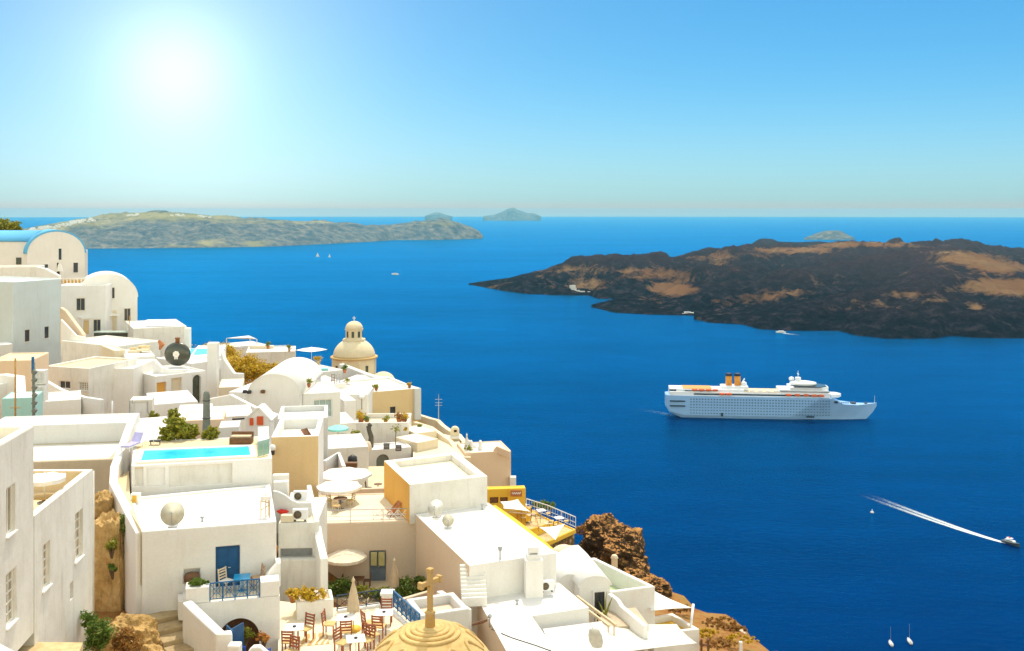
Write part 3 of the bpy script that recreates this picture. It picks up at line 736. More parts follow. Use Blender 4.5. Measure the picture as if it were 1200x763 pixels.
q = MB(); q.prism([(20, -12), (52, -12), (60, -6), (60, 6), (52, 12), (20, 12)], 31.1, 33.4); q.build('bridge', SHIPW, ship, bevel=.3)
q = MB(); q.prism([(24, -13), (50, -13), (58, -6.3), (58, 6.3), (50, 13), (24, 13)], 33.45, 34.1); q.build('window_band', SHIPGL, ship)
q = MB(); q.lathe([(9, 34.15), (10.5, 35.4), (10, 37), (6, 38), (0, 38.2)], (35, 0, 0), 18, sx=1.35, sy=1.0); q.build('observation_dome', SHIPW, ship)
q = MB(); q.box((30, 0, 40), (5, 6, 4)); q.tube([(30, 0, 41), (30, 0, 49)], [.5, .2], 6); q.box((30, 0, 45.5), (1, 8, .5)); q.build('radar_mast', SHIPW, ship)
q = MB(); q.lathe([(2.2, 38), (3, 39.6), (2.4, 41.2), (0, 42.2)], (24, 4, 0), 12); q.build('radome', SHIPW, ship)
q = MB(); q.lathe([(2, 31), (3.1, 34), (2.6, 36.4), (0, 37.4)], (-26, -2, 0), 12); q.build('radome', SHIPW, ship)
sbox('funnel_base', (-36, 0, 30.5), (28, 15, 4.5), SHIPW, bev=.6)
for x in (-41.5, -32.5):
    q = MB(); q.lathe([(2.9, 32.5), (2.7, 42.5)], (x, 0, 0), 16, sx=1.2); fo = q.build('funnel', FUN, ship)
    q = MB(); q.lathe([(2.9, 42.52), (2.8, 45.2), (2.2, 45.4)], (x, 0, 0), 16, sx=1.2); q.build('funnel_top', FUNTOP, fo)
q = MB(); q.tube([(-29, 0, 32), (-25, 0, 40)], [1.2, .6], 8); q.build('mast', SHIPW, ship)
for x in [-78, -71, -64, -57] + [18, 27, 36]:
    q = MB(); q.lathe([(.01, -3.2), (1.1, -2.6), (1.4, 0), (1.1, 2.6), (.01, 3.2)], (0, 0, 0), 10)
    q.v = [Vector((x + p.z, -13.6 + p.y, (29.3 if x < 0 else 25.6) + p.x)) for p in q.v]; q.build('lifeboat', LIFEB, ship)
for x in (-50, -43, 44, 51):
    q = MB(); q.lathe([(.01, -3.2), (1.1, -2.6), (1.4, 0), (1.1, 2.6), (.01, 3.2)], (0, 0, 0), 10)
    q.v = [Vector((x + p.z, -13.6 + p.y, 25.4 + p.x)) for p in q.v]; q.build('lifeboat', LIFEB, ship)
q = MB()
for x in range(-84, 60, 6): q.bar((x, -12.6, 27.3), (x, -12.6, 28.5), .12)
q.bar((-84, -12.6, 28.5), (60, -12.6, 28.5), .15); q.build('railing', SHIPW, ship)
q = MB(); q.box((-14, -12.6, 24.9), (130, .25, 1.6)); q.build('window_band', SHIPGL, ship)
q = MB(); q.box((-98, -10.2, 28), (12, .4, 1.8)); q.build('window_band', SHIPGL, ship)
for z in (12.5, 17.5):
    q = MB(); q.box((-96, -14.15, z), (16, 1.2, 1.3)); o = q.build('gallery_opening', SHIPGL, ship)
wins = []
for r_, z in enumerate((5.2, 8.3, 11.2, 14.1, 17.0, 19.9)):
    x = -82.0
    while x < 62:
        wins.append((x, z, r_)); x += 3.0
def wpos(x, z):
    bw = 15.0
    for (x0, b0, k0, d0), (x1, b1, k1, d1) in zip(st, st[1:]):
        if x0 <= x <= x1:
            f = (x - x0) / (x1 - x0); bw = b0 + f * (b1 - b0); zd = d0 + f * (d1 - d0)
    lo = bw * .9
    return -(lo + (bw - lo) * (z - 3) / (23 - 3)) - .02
wins.sort(key=lambda t: (-t[1] if t[2] in (4, 5) else 0, t[0]))
stuffw = MB(); SHIPWIN = plain('ship_cabin_windows', (.10, .18, .30), .25)
for i, (x, z, r_) in enumerate(wins):
    q = MB() if i < 99 else stuffw
    q.box((x, wpos(x, z), z), (1.5, .3, 1.3 if r_ > 2 else 1.0))
    if i < 99: q.build('window', SHIPWIN, ship)
o = stuffw.build('windows_low_rows', SHIPWIN, ship); o['kind'] = 'stuff'; o.name = 'window_rows'
q = MB(); q.box((66, -13.6, 19), (3.4, .3, 2.4)); q.build('emblem', FUNTOP, ship)
q = MB(); [q.box((72 + 2.2 * k, -11.5 + .45 * k - .5, 18.2 - .05 * k), (1.5, .3, 1.2)) for k in range(4)]; q.build('hull_lettering', plain('faded_blue_letters', (.12, .24, .42)), ship)
q = MB(); q.box((-50, -14.1, 4.2), (2.2, .5, 3.6)); q.build('hull_door', SHIPGL, ship)
q = MB(); q.box((40, -13.55, 3.4), (8, .5, 1.8)); q.build('hull_door', SHIPGL, ship)
for z_, x0_, x1_ in ((29.6, -88, -60), (29.9, 10, 60)):
    q = MB(); q.box(((x0_ + x1_) / 2, -11.9 if x0_ < 0 else -12.1, z_ - 1.2), (x1_ - x0_, .3, .9)); q.build('window_band', SHIPGL, ship)
sbox('sun_deck', (-75, 0, 30.0), (30, 20, .5), plain('deck_orange', (.60, .30, .08), .8)); sbox('sun_deck', (-4, 0, 27.7), (46, 23, .3), plain('deck_sand', (.62, .50, .32), .8))
for x_ in range(-18, 14, 8):
    q = MB(); q.box((x_, -8, 28.6), (5, 2, 1.6)); q.build('deck_kiosk', SHIPW, ship)
q = MB(); q.tube([(108, 0, 16.5), (108, 0, 24)], [.25, .12], 6); q.build('flagstaff', SHIPW, ship)
q = MB(); q.prism([(62, -9), (70, -7), (74, 0), (70, 7), (62, 9)], 22.5, 26); q.build('bow_deck_house', SHIPW, ship, bevel=.5)
q = MB(); q.box((86, 0, 16.2), (5, 5, 1.5)); q.box((99, 0, 16.4), (2.5, 3, 1.2)); q.build('winch', DARK, ship)

# ------------------------------------------------------------------ small boats and wakes
def foam(name, pts, label=None):
    """foam trail: pts (u, v, half width m, density)"""
    V = []; FS = []; D_ = []; c = [G(u, v, .06) for u, v, _, _ in pts]
    nx = 8
    for i, p in enumerate(c):
        d = (c[min(i + 1, len(c) - 1)] - c[max(i - 1, 0)]).normalized(); s = Vector((-d.y, d.x, 0))
        for k in range(nx + 1):
            a = k / nx * 2 - 1; V.append(p + s * a * pts[i][2]); D_.append(pts[i][3] * (1 - abs(a) ** 4) * (.45 + .75 * abs(math.sin(a * 4.2))))
    for i in range(len(c) - 1):
        for k in range(nx): q = i * (nx + 1) + k; FS.append((q, q + 1, q + nx + 2, q + nx + 1))
    me = bpy.data.meshes.new(name); me.from_pydata(V, [], FS); me.update(); me.materials.append(FOAM)
    at = me.attributes.new('foam', 'FLOAT', 'POINT'); at.data.foreach_set('value', D_)
    o = bpy.data.objects.new(name, me); COL.objects.link(o); return tag(o, kind='stuff')
m, nt, b, out = new_mat('sea_foam'); FOAM = m
pos = N(nt, 'ShaderNodeNewGeometry').outputs['Position']; n1 = noise_tex(nt, pos, .42, 8, .8); at = N(nt, 'ShaderNodeAttribute'); at.attribute_name = 'foam'
ad = N(nt, 'ShaderNodeMath', operation='ADD'); L(nt, n1.outputs[0], ad.inputs[0]); L(nt, at.outputs['Fac'], ad.inputs[1])
rp_ = ramp(nt, ad.outputs[0], [(.66, (0, 0, 0)), (1.0, (1, 1, 1))])
mu = N(nt, 'ShaderNodeMath', operation='MULTIPLY'); L(nt, rp_.outputs[0], mu.inputs[0]); L(nt, at.outputs['Fac'], mu.inputs[1]); mu.use_clamp = True
tr = N(nt, 'ShaderNodeBsdfTransparent'); mx = N(nt, 'ShaderNodeMixShader'); L(nt, mu.outputs[0], mx.inputs[0]); L(nt, tr.outputs[0], mx.inputs[1]); L(nt, b.outputs[0], mx.inputs[2]); L(nt, mx.outputs[0], out.inputs['Surface'])
b.inputs['Base Color'].default_value = (.72, .80, .82, 1); b.inputs['Roughness'].default_value = .9
wp = []
for k in range(25):
    f = k / 24; u = 1180 + (1000 - 1180) * f; v = 636.5 + (574 - 636.5) * (f ** 1.12)
    wp.append((u, v, 1.9 + 8.5 * f, 1.0 * (1 - f) ** .8))
foam('boat_wake', wp)
foam('current_line', [(104, 327, 30, .03), (200, 321.5, 34, .13), (330, 313.5, 38, .12), (460, 306, 44, .13), (600, 299.5, 48, .10), (700, 297, 50, .02)])
foam('ship_wake', [(790, 487, 5, .34), (770, 483, 8, .2), (740, 478, 12, .1), (700, 473, 15, .03)])
foam('ship_wake', [(1001, 491, 2, .5), (960, 491.5, 2.2, .4), (900, 490.6, 1.6, .3), (800, 488.2, 1.5, .2)])
foam('boat_wake', [(918, 390.5, 4, .8), (926, 391.5, 5, .5), (940, 393, 7, .1)])

def motorboat(c, ln, rz, label, hull, extra=True):
    rt = root('motor_boat', c, label, 'boat', rz=rz, world=False); k = ln / 12
    q = MB(); sts = [(-6, 1.7, 1.3), (-2, 1.9, 1.4), (2, 1.7, 1.6), (4.5, 1, 1.9), (6, .1, 2.2)]; vv = []; ff = []
    for x, bw, zd in sts: vv += [(x * k, -bw * .7 * k, -.2), (x * k, -bw * k, zd * k), (x * k, bw * k, zd * k), (x * k, bw * .7 * k, -.2)]
    for i in range(4):
        for j in range(4): ff.append((i * 4 + j, i * 4 + (j + 1) % 4, i * 4 + 4 + (j + 1) % 4, i * 4 + 4 + j))
    ff += [(3, 2, 1, 0), (16, 17, 18, 19)]; q.raw(vv, ff); q.build('hull', hull, rt)
    q = MB(); q.prism([(-3.5 * k, -1.3 * k), (2 * k, -1.2 * k), (3.2 * k, 0), (2 * k, 1.2 * k), (-3.5 * k, 1.3 * k)], 1.4 * k, 2.6 * k); cb = q.build('cabin', WHITEP, rt, bevel=.1)
    q = MB(); q.prism([(-3 * k, -1.34 * k), (2 * k, -1.24 * k), (3.0 * k, 0), (2 * k, 1.24 * k), (-3 * k, 1.34 * k)], 1.9 * k, 2.3 * k); q.build('windscreen', GLASS, cb)
    if extra:
        q = MB(); q.box((-1 * k, 0, 3.6 * k), (3.4 * k, 2.2 * k, .12)); [q.bar((x * k, y * k, 2.6 * k), (x * k, y * k, 3.6 * k), .07) for x in (-2.4, .4) for y in (-.9, .9)]; q.build('roof', WHITEP, rt)
        q = MB(); q.box((-1.2 * k, 0, 3.8 * k), (1.2 * k, .8 * k, .3 * k)); q.build('canopy', RED, rt)
    return rt
da = G(1000, 574, 0); db_ = G(1185, 638, 0)
motorboat(G(1185, 638, 0), 13, math.atan2(db_.y - da.y, db_.x - da.x), 'white motor boat speeding at the head of a long white wake', plain('dark_hull', (.05, .07, .09), .3))
motorboat(G(915, 390, 0), 17, R(175), 'small white boat with a short wake off the lava island', WHITEP, False)
motorboat(G(806, 368.5, 0), 26, R(10), 'white excursion boat moored against the black lava shore', WHITEP, False)
motorboat(G(463, 322, 0), 26, R(160), 'tiny white boat far out before the cliff island', WHITEP, False)
motorboat(G(722, 349, 0), 20, R(0), 'small orange boat in the inlet between lava tongues', LIFEB, False)
def sailboat(c, hm, rz, label, sails):
    rt = root('sailing_boat', c, label, 'sailing boat', rz=rz, world=False, group='sailing boats in the bay'); k = hm / 13
    q = MB(); sts = [(-5, 1.1, 1.0), (-1, 1.7, .95), (3, 1.2, 1.1), (5.6, .08, 1.3)]; vv = []; ff = []
    for x, bw, zd in sts: vv += [(x * k, -bw * .6 * k, -.2), (x * k, -bw * k, zd * k), (x * k, bw * k, zd * k), (x * k, bw * .6 * k, -.2)]
    for i in range(3):
        for j in range(4): ff.append((i * 4 + j, i * 4 + (j + 1) % 4, i * 4 + 4 + (j + 1) % 4, i * 4 + 4 + j))
    ff += [(3, 2, 1, 0), (12, 13, 14, 15)]; q.raw(vv, ff); q.build('hull', WHITEP if sails else GREYM, rt)
    q = MB(); q.box((-.5 * k, 0, 1.25 * k), (4 * k, 1.7 * k, .6 * k)); q.build('cabin', WHITEP, rt, bevel=.08)
    q = MB(); q.tube([(.6 * k, 0, .9 * k), (.6 * k, 0, 13 * k)], [.13 * k, .07 * k], 6); q.bar((.6 * k, 0, 2.2 * k), (-3.8 * k, 0, 2.2 * k), .14 * k); q.build('mast', STEEL, rt)
    q = MB()
    if sails:
        q.raw([(.5 * k, 0, 2.4 * k), (-3.8 * k, .3 * k, 2.4 * k), (.5 * k, 0, 12.6 * k)], [(0, 1, 2)]); q.raw([(.8 * k, 0, 12 * k), (5.4 * k, 0, 1.5 * k), (.9 * k, .5 * k, 2 * k)], [(0, 1, 2)]); q.build('sail', IVORY, rt, solid=.03)
    else:
        q.tube([(.4 * k, 0, 2.45 * k), (-3.7 * k, 0, 2.4 * k)], .22 * k, 6); q.build('furled_sail', IVORY, rt)
    return rt
sailboat(G(1044, 755, 0), 8.5, R(80), 'left of two small yachts moored under the cliff, mast bare', False)
sailboat(G(1066, 752.5, 0), 9, R(82), 'right of two small yachts moored under the cliff, mast bare', False)
sailboat(G(372, 301, 0), 21, R(20), 'brighter sail of two far out below the cliff island', True)
sailboat(G(386, 301.5, 0), 17, R(-20), 'fainter, smaller sail of two far out below the cliff island', True)
q = MB(); q.lathe([(.01, -.4), (1.3, .1), (1.1, .9), (.3, 1.2), (.15, 2.6), (0, 2.7)], G(1022, 601, 0), 14); tag(q.build('mooring_buoy', WHITEP), 'pale mooring buoy alone on the open blue water', 'buoy')
# ------------------------------------------------------------------ hillside and cliff under the town
GC = [(-21,45,20.5),(-25,38,18.2),(-19,54,22),(-16,50,23.2),(-12,52,26),(-9,56,24.5),(-7,66,26.6),(-5,50,26.5),(0,55,27),(5,60,28.6),(10,62,30),(14,68,30),(18,75,31.7),(11,90,34),(8,100,36),(0,95,31.5),(-6,80,26),(-12,80,24.5),(-20,68,20.5),(-30,68,20.5),(-25,90,22),(-15,95,27.5),(-20,110,28),(-11,128,32),(-35,115,27),(-45,115,26),(-55,120,26),(-60,140,28),(-40,140,29),(-30,165,34),(-22,168,34),(-60,165,33),(-75,170,27),(-85,190,24),(-100,170,20),(-45,188,34),(-70,200,34),(-87,208,25),(-55,150,30),(-65,180,36),(-40,50,17),(-80,80,20),(-60,60,18),(-95,120,17),(-28,100,25),(16,62,32),(20,68,33.5)]
XE = curve([(15, 30), (30, 26), (60, 21), (75, 19.8), (90, 13), (100, 9), (110, 2.5), (130, -9), (150, -15), (170, -21), (190, -38), (210, -73), (240, -110), (270, -150)])
def gz(x, y):
    sw = sd_ = 0
    for a, b_, d in GC:
        w_ = 1 / ((x - a) ** 2 + (y - b_) ** 2 + 4) ** 1.6; sw += w_; sd_ += w_ * d
    d = sd_ / sw; s = x - XE(y) + 2.2 * noise.noise(Vector((y * .13, x * .05, 2.2))) + .9 * noise.noise(Vector((y * .4, x * .2, 5.2)))
    if s > -1: d += .55 * (s + 1) + (max(0, s - 4) ** 1.25) * .9
    z = H - d
    n_ = noise.fractal(Vector((x * .16, y * .16, .3)), .7, 2.1, 5)
    return z + n_ * (1.5 if s > 0 else .25) * (1 + min(6, max(0, s) * .22))
nx, ny = 170, 170; V = []; FS = []
for i in range(nx + 1):
    for j in range(ny + 1):
        y = 12 + 262 * (j / ny) ** 1.25; a = i / nx
        x = -165 + (XE(y) + 165 + 4) * min(1, a / .72) if a <= .72 else XE(y) + 4 + 190 * ((a - .72) / .28) ** 1.6
        z = gz(x, y)
        if y > 215: z -= (y - 215) ** 1.3 * .9
        V.append((x, y, max(z, -4)))
for i in range(nx):
    for j in range(ny): q = i * (ny + 1) + j; FS.append((q, q + ny + 1, q + ny + 2, q + 1))
HILLM = stony('dry_hillside', [(.12, .045, .014), (.27, .115, .03), (.34, .18, .055), (.24, .19, .06)], .33, 1, .4)
me = bpy.data.meshes.new('hillside'); me.from_pydata(V, [], FS); me.update(); me.materials.append(HILLM)
for p in me.polygons: p.use_smooth = True
hill = bpy.data.objects.new('hillside', me); COL.objects.link(hill); tag(hill, kind='structure')

# ------------------------------------------------------------------ near left: big house seen along its side wall
zA = zat(498, 44); zA2 = zat(605, 44)
house('tall plain end of the big white house at the left edge', [(-20.53, 44), (-19.1, 30), (-32, 30), (-32, 44)], zA, zat(790, 40), mat=WHITE2, roofmat=SAND, par=.4, ph=.5,
      holes=[(0, 8, 574, 18, 621, 'grid', IVORY, (2, 1)), (0, 8, 675, 19, 725, 'grid', IVORY, (2, 5))])
hA = house('lower wing of the big left house with a sunk yellow roof terrace and small-paned windows', [(-20.53, 44.02), (-21.3, 52), (-34, 52), (-34, 44.02)], zA2, zat(745, 52) - 3, mat=WHITE2, roofmat=SAND, inmat=SAND, par=.35, ph=1.05,
      holes=[(0, 50, 640, 59, 684, 'grid', IVORY, (2, 5)), (0, 88, 603, 97, 650, 'grid', IVORY, (2, 5)), (0, 82, 684, 86, 700, 'opening', WHITE2)])
q = MB(); q.tube([P(109, 552, 52.2), P(109, 722, 52.2)], .07, 8); q.build('drainpipe', WHITE2, hA)
q = MB(); zl_ = zat(745, 41); c_ = [G(-30, 738, zl_), G(19, 764, zl_), G(-30, 800, zl_)]; q.prism([(p.x, p.y) for p in c_], zl_ - 3, zl_); tag(q.build('ledge', WHITE, bevel=.03), 'white ledge corner at the bottom left under the shuttered windows', 'ledge')
q = MB(); q.prism([(p.x, p.y) for p in (G(-20, 790, zat(757, 44)), G(82, 790, zat(757, 44)), G(97, 753, zat(757, 44)), G(30, 752, zat(757, 44)))], zat(757, 44) - 3, zat(757, 44)); tag(q.build('path', GRAVEL), kind='structure')

# ------------------------------------------------------------------ long walls behind it
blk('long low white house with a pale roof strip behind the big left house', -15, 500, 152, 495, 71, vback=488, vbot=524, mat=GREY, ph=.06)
blk('flat-roofed tan cement house just behind the sunk roof terrace', -10, 543, 133, 538, 66, dep=5.6, vbot=585, down=6, mat=CONC, roofmat=WHITE2, ph=.06, par=.4)
wall_run('steep white boundary wall running down beside the pool terrace', [P(156, 487, 70.5), P(134, 546, 64), P(133, 565, 62), P(152, 601, 57), P(165, 624, 54.2)], .5, 9)
blk('flat white roof adjoining the far left corner of the pool terrace', 157, 517, 206, 513, 69.3, vback=489, vbot=530, ph=.05, par=.3)
q = MB(); c_ = quadpx([(134, 563), (151, 551), (152.5, 583), (165, 620), (152, 599)], zat(580, 60.5)); q.prism([p.xy for p in c_], c_[0].z - 3, c_[0].z); tag(q.build('side_path', SAND), kind='structure')

# ------------------------------------------------------------------ pool terrace and house with the blue door
zF = zat(543, 62.5)
pool = house('white pool terrace with sunbeds over the house with the blue door', quadpx([(154, 546), (319, 537), (314, 511), (157, 517)], zF), zF, zF - 4, name='pool_terrace', cat='terrace', roofmat=SAND, par=.22, ph=.02,
      holes=[(0, 158, 548, 168, 569, 'opening', WHITE2), (0, 172, 549, 193, 569, 'opening', WHITE), (0, 198, 547, 272, 566, 'opening', WHITE2)], rec=.15)
def rim_pool(label, pts, z, wmat, cw=.35, name='swimming_pool'):
    rt = root(name, sum(pts, Vector()) / len(pts), label, 'swimming pool')
    poly = [p.xy for p in pts]; poly = poly if ccw(poly) else poly[::-1]; n = len(poly); out_ = inset(poly, -cw)
    mb = MB()
    for i in range(n):
        j = (i + 1) % n
        mb.prism([out_[i], out_[j], poly[j], poly[i]], z - .02, z + .10)
    mb.build('coping', WHITEP, rt)
    wb = MB(); wb.prism(inset(poly, -.02), z - .02, z + .05); wb.build('water', wmat, rt)
    return rt
POOLM, nt, b, out = new_mat('pool_water')
pos = N(nt, 'ShaderNodeNewGeometry').outputs['Position']; n1 = noise_tex(nt, pos, 1.1, 3)
L(nt, ramp(nt, n1.outputs[0], [(.3, (.0, .46, .74)), (.7, (.02, .62, .86))]).outputs[0], b.inputs['Base Color']); b.inputs['Roughness'].default_value = .08; b.inputs['IOR'].default_value = 1.33
n2 = noise_tex(nt, pos, 5, 3); bp = N(nt, 'ShaderNodeBump'); bp.inputs['Strength'].default_value = .25; bp.inputs['Distance'].default_value = .1; L(nt, n2.outputs[0], bp.inputs['Height']); L(nt, bp.outputs[0], b.inputs['Normal'])
rim_pool('turquoise swimming pool on the white terrace by the tall grey cover', quadpx([(165, 541.5), (293.5, 535), (291.5, 524.5), (169, 529.5)], zF), zF, POOLM)
zD = zat(623, 54)
hD = house('white house with the dark blue door and a satellite dish on its roof', quadpx([(166, 623), (324, 611), (316.5, 567), (150, 583)], zD), zD, zat(720, 55) - 4, par=.3, ph=.12,
      holes=[(0, 252.5, 641.5, 281, 688.5, 'door', BLUE), (0, 215.5, 668, 234, 683, 'opening', WHITE)], rec=.3)
zB = zat(709, 52.5)
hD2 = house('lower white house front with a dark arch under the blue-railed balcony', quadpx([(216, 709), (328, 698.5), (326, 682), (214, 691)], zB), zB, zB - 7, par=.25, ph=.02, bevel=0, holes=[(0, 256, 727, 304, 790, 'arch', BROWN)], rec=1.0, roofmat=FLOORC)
bA, bB = G(216, 709, zB), G(328, 698.5, zB); bd = (bB - bA).normalized(); bn = Vector((-bd.y, bd.x, 0))
def onfront(u):      # point of the balcony edge seen at column u
    k = (u - 600) / F; t = (k * bA.y - bA.x) / (bd.x - k * bd.y); return bA + bd * t
def pier(label, u0, u1, h, name='pier', w=.5, top=None):
    a, c_ = onfront(u0) + bn * .02, onfront(u1) + bn * .02
    q = MB(); q.prism([a.xy, c_.xy, (c_ + bn * w).xy, (a + bn * w).xy], zB + .004, zB + h); return tag(q.build(name, WHITE, bevel=.05), label, 'pier' if name == 'pier' else name)
pier('white planter box left of the blue balcony railing', 217, 245, .82, 'planter', 1.0)
pier('square white pier right of the blue balcony railing', 305, 327.5, .80, w=1.0)
wall_run('low white wing wall stepping up beside the pier of the blue balcony', [onfront(312) + bn * 1.2 + Vector((0, 0, .8)), onfront(327) + bn * 1.3 + Vector((0, 0, 1.35)), onfront(327) + bn * 2.2 + Vector((0, 0, 1.3))], .3, 1.3)
wall_run('white capped parapet slanting down beside the stone steps', [P(219, 704, 52.3), P(228, 713, 51.8), P(258, 741, 50.2), P(272, 740.5, 50.4)], .55, 5, bevel=.08)
# steps
def steps(label, pts, w, n, mat, name='steps', thick=1.2, bevel=.02, cat='steps'):
    """flight between two 3D points (centre of the top and bottom tread)"""
    a, b_ = Vector(pts[0]), Vector(pts[1]); d = Vector((b_.x - a.x, b_.y - a.y, 0)); ln = d.length; d /= ln; s = Vector((-d.y, d.x, 0)); mb = MB()
    for k in range(n):
        p = a + d * ln * k / n; q_ = a + d * ln * (k + 1) / n; z = a.z + (b_.z - a.z) * (k + .5) / n
        jit = random.uniform(-.06, .06) if mat is STEPS else 0
        mb.prism([(p + s * (w / 2 + jit)).xy, (p - s * w / 2).xy, (q_ - s * w / 2).xy, (q_ + s * (w / 2 + jit)).xy], z - thick - .003 * k, z)
    return tag(mb.build(name, mat, bevel=bevel), label, cat)
steps('broad worn tan stone steps below the house with the blue door', [P(200, 711, 54.6), P(238, 775, 50.6)], 2.7, 5, STEPS, bevel=.06)
q = MB(); q.prism([(p.x, p.y) for p in (P(208, 703, 54.3), P(219, 700, 54.3), P(219, 712, 53.2), P(209, 715, 53.2))], zat(714, 54) - .3, zat(698, 54)); tag(q.build('step_block', WHITE, bevel=.06), 'small white block at the head of the worn stone steps', 'block')

# ------------------------------------------------------------------ patio with air conditioners
blk('small plain white house front with a wide slot window under the patio', 326, 613, 372, 612, 61.5, dep=5.5, vbot=700, mat=WHITE2, roofmat=FLOORC, par=.2, ph=.03, holes=[(0, 328, 643.5, 366, 653.5, 'opening', GREYM)], rec=.5)
blk('white lower annex standing before the slot window', 326, 656, 381, 655.5, 61.05, dep=.4, vbot=706, mat=WHITE2, par=.1, ph=.03)
wall_run('short white buttress sloping beside the slot window', [P(372, 616, 62.2), P(374, 630, 61.2), P(380, 655, 59.4)], .45, 4)
wall_run('white parapet along the right side of the patio', [P(371.5, 611, 61.7), P(362, 568, 68)], .3, 1.6)
wall_run('grey garden wall with a swooping curved top on the patio', [P(320, 574.5, 63), P(327, 576, 63), P(335, 580, 63), P(342, 585.5, 63), P(350, 588.8, 63), P(365, 588.6, 63)], .25, 2.6, mat=GREY)
blk('raised white ledge carrying the upper air conditioner', 338, 588, 363.5, 587, 64.2, dep=2.2, vbot=612, ph=.03, par=.15)
blk('white stepped wall between patio and tan house', 319, 557, 338, 556.5, 67, dep=.5, vbot=580, par=.12, ph=.02)
blk('lower white stepped wall on the patio', 320, 565, 337.5, 564.5, 66, dep=.5, vbot=585, par=.12, ph=.02)

# ------------------------------------------------------------------ tan cube, umbrella terrace, orange-sided cube, big white roofs
blk('ochre fronted cube house with a sunk white-edged roof', 318, 512.5, 373, 511, 75, dep=6.8, vbot=585, edge_mats={0: TAN}, ph=.75, par=.35, roofmat=WHITE2)
zH = zat(613, 70)
hH = house('beige pink house carrying the cream terrace with two parasols', quadpx([(370, 614), (488, 610.5), (459, 577), (366, 580)], zH), zH, zH - 6, mat=PINK, roofmat=FLOORC, par=.3, ph=.06,
      holes=[(0, 433, 646, 452, 681, 'door', plain('grey_blue_door', (.16, .21, .26), .5))], rec=.2)
wall_run('long low sand coloured wall at the back of the parasol terrace', [P(362, 575, 79.5), P(461, 571, 80.5)], .35, 2, mat=APRI)
wall_run('cream parapet along the right side of the parasol terrace', [P(488, 607, 70.4), P(459, 571, 79)], .3, 1.2, mat=CREAM)
_dr = [o for o in hH.children if o.name.startswith('door')][0]
for u0, u1 in ((434.5, 441.5), (443.5, 450.5)):
    a, b_ = P(u0, 663, 69.9), P(u1, 648, 69.9); q = MB(); q.box(((a.x + b_.x) / 2, 70.02, (a.z + b_.z) / 2), (b_.x - a.x, .2, b_.z - a.z)); q.build('pane', plain('amber_glass', (.50, .45, .20), .3), _dr)
zI = zat(568, 70)
house('white cube house with a bright orange left side and a deep roof kerb', quadpx([(480, 568), (571, 558), (535, 530), (450, 540)], zI), zI, zI - 2.7, mat=WHITE2, roofmat=FLOORC, edge_mats={3: ORANGE}, par=.6, ph=.45)
zJ = zat(663, 59.8)
house('broad white flat roof house with dishes and a chimney below the orange-sided cube', quadpx([(550, 663), (652, 648), (572, 589), (487, 603)], zJ), zJ, zJ - 8, edge_mats={3: APRI}, par=.25, ph=.06)
zK = zJ - 2.0
house('lower L-shaped white flat roof in the foreground with a tan side wall', quadpx([(600, 775), (660, 775), (623, 722), (690, 712), (655, 683), (556, 695)], zK), zK, zK - 7, edge_mats={5: APRI}, par=.22, ph=.05)
zM = zat(736, 57)
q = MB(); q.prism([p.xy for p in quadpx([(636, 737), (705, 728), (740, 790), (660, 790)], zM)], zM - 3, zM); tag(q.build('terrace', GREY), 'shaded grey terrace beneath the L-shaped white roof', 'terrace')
steps('white outside steps from the low roof to the broad roof', [P(553, 659, 60.6), P(556, 702, 58.8)], 1.45, 9, WHITE, thick=.5)
ch = root('chimney', P(625, 690, 61), 'square white chimney with a stepped cap beside the broad roof', 'chimney')
cA = P(625, 690, 60.7); 
q = MB(); q.box((cA.x, cA.y, (zat(654, 60.7) + zK - .3) / 2), (1.05, .9, zat(654, 60.7) - zK + .3), R(8)); q.build('stack', WHITE, ch, bevel=.04)
q = MB(); q.box((cA.x, cA.y, zat(651.5, 60.7)), (.82, .7, .32), R(8)); q.box((cA.x, cA.y, zat(643.5, 60.7)), (.6, .5, .35), R(8)); [q.box((cA.x + sx * .27, cA.y + sy * .2, zat(647.5, 60.7)), (.12, .12, .2), R(8)) for sx in (-1, 1) for sy in (-1, 1)]; q.build('cap', WHITE, ch, bevel=.03)

# ------------------------------------------------------------------ courtyard
zC = H - 22.45; zG = H - 25.4
q = MB(); q.prism([p.xy for p in quadpx([(326, 790), (470, 790), (500, 742), (462, 706), (392, 712), (326, 704)], zC)], zC - 5, zC)
tag(q.build('terrace', FLOORC), 'cream paved dining terrace with wooden chairs', 'terrace')
q = MB(); q.prism([p.xy for p in quadpx([(376, 700), (560, 720), (500, 678), (374, 678)], zG)], zG - 3, zG); tag(q.build('courtyard', SAND), kind='structure')
blk('white planter wall with ochre shrub on the dining terrace', 348, 706, 391, 702, 56.2, dep=1.6, vbot=730, down=1, name='planter', cat='planter', par=.2, ph=.15, roofmat=CONC)
blk('low white bench wall under the navy railing of the dining terrace', 396, 716, 447, 709, 57.2, dep=.5, vbot=726, down=1, name='bench_wall', cat='bench', par=.1, ph=.01)
pc = P(454, 712, 58.2); q = MB(); q.box((pc.x, pc.y, (zat(696, 58.2) + zC) / 2 - .2), (.62, .6, zat(696, 58.2) - zC + .4)); q.box((pc.x, pc.y, zat(694.4, 58.2)), (.76, .74, .16)); tag(q.build('pillar', WHITE, bevel=.03), 'white capped pillar where the navy and blue railings meet', 'pillar')
blk('grey walled pit beside the pointed dome', 492, 722, 550, 713, 55.5, vback=700, vbot=750, mat=GREY, roofmat=PINK, par=.35, ph=.5)
wall_run('low beige planter wall right of the garden bushes', [P(462, 704, 62), P(503, 692, 64.5)], .3, 1.2, mat=PINK)
wall_run('white coping wall below the tan side wall', [P(515, 692, 62), P(549, 714, 57)], .4, 1.5)

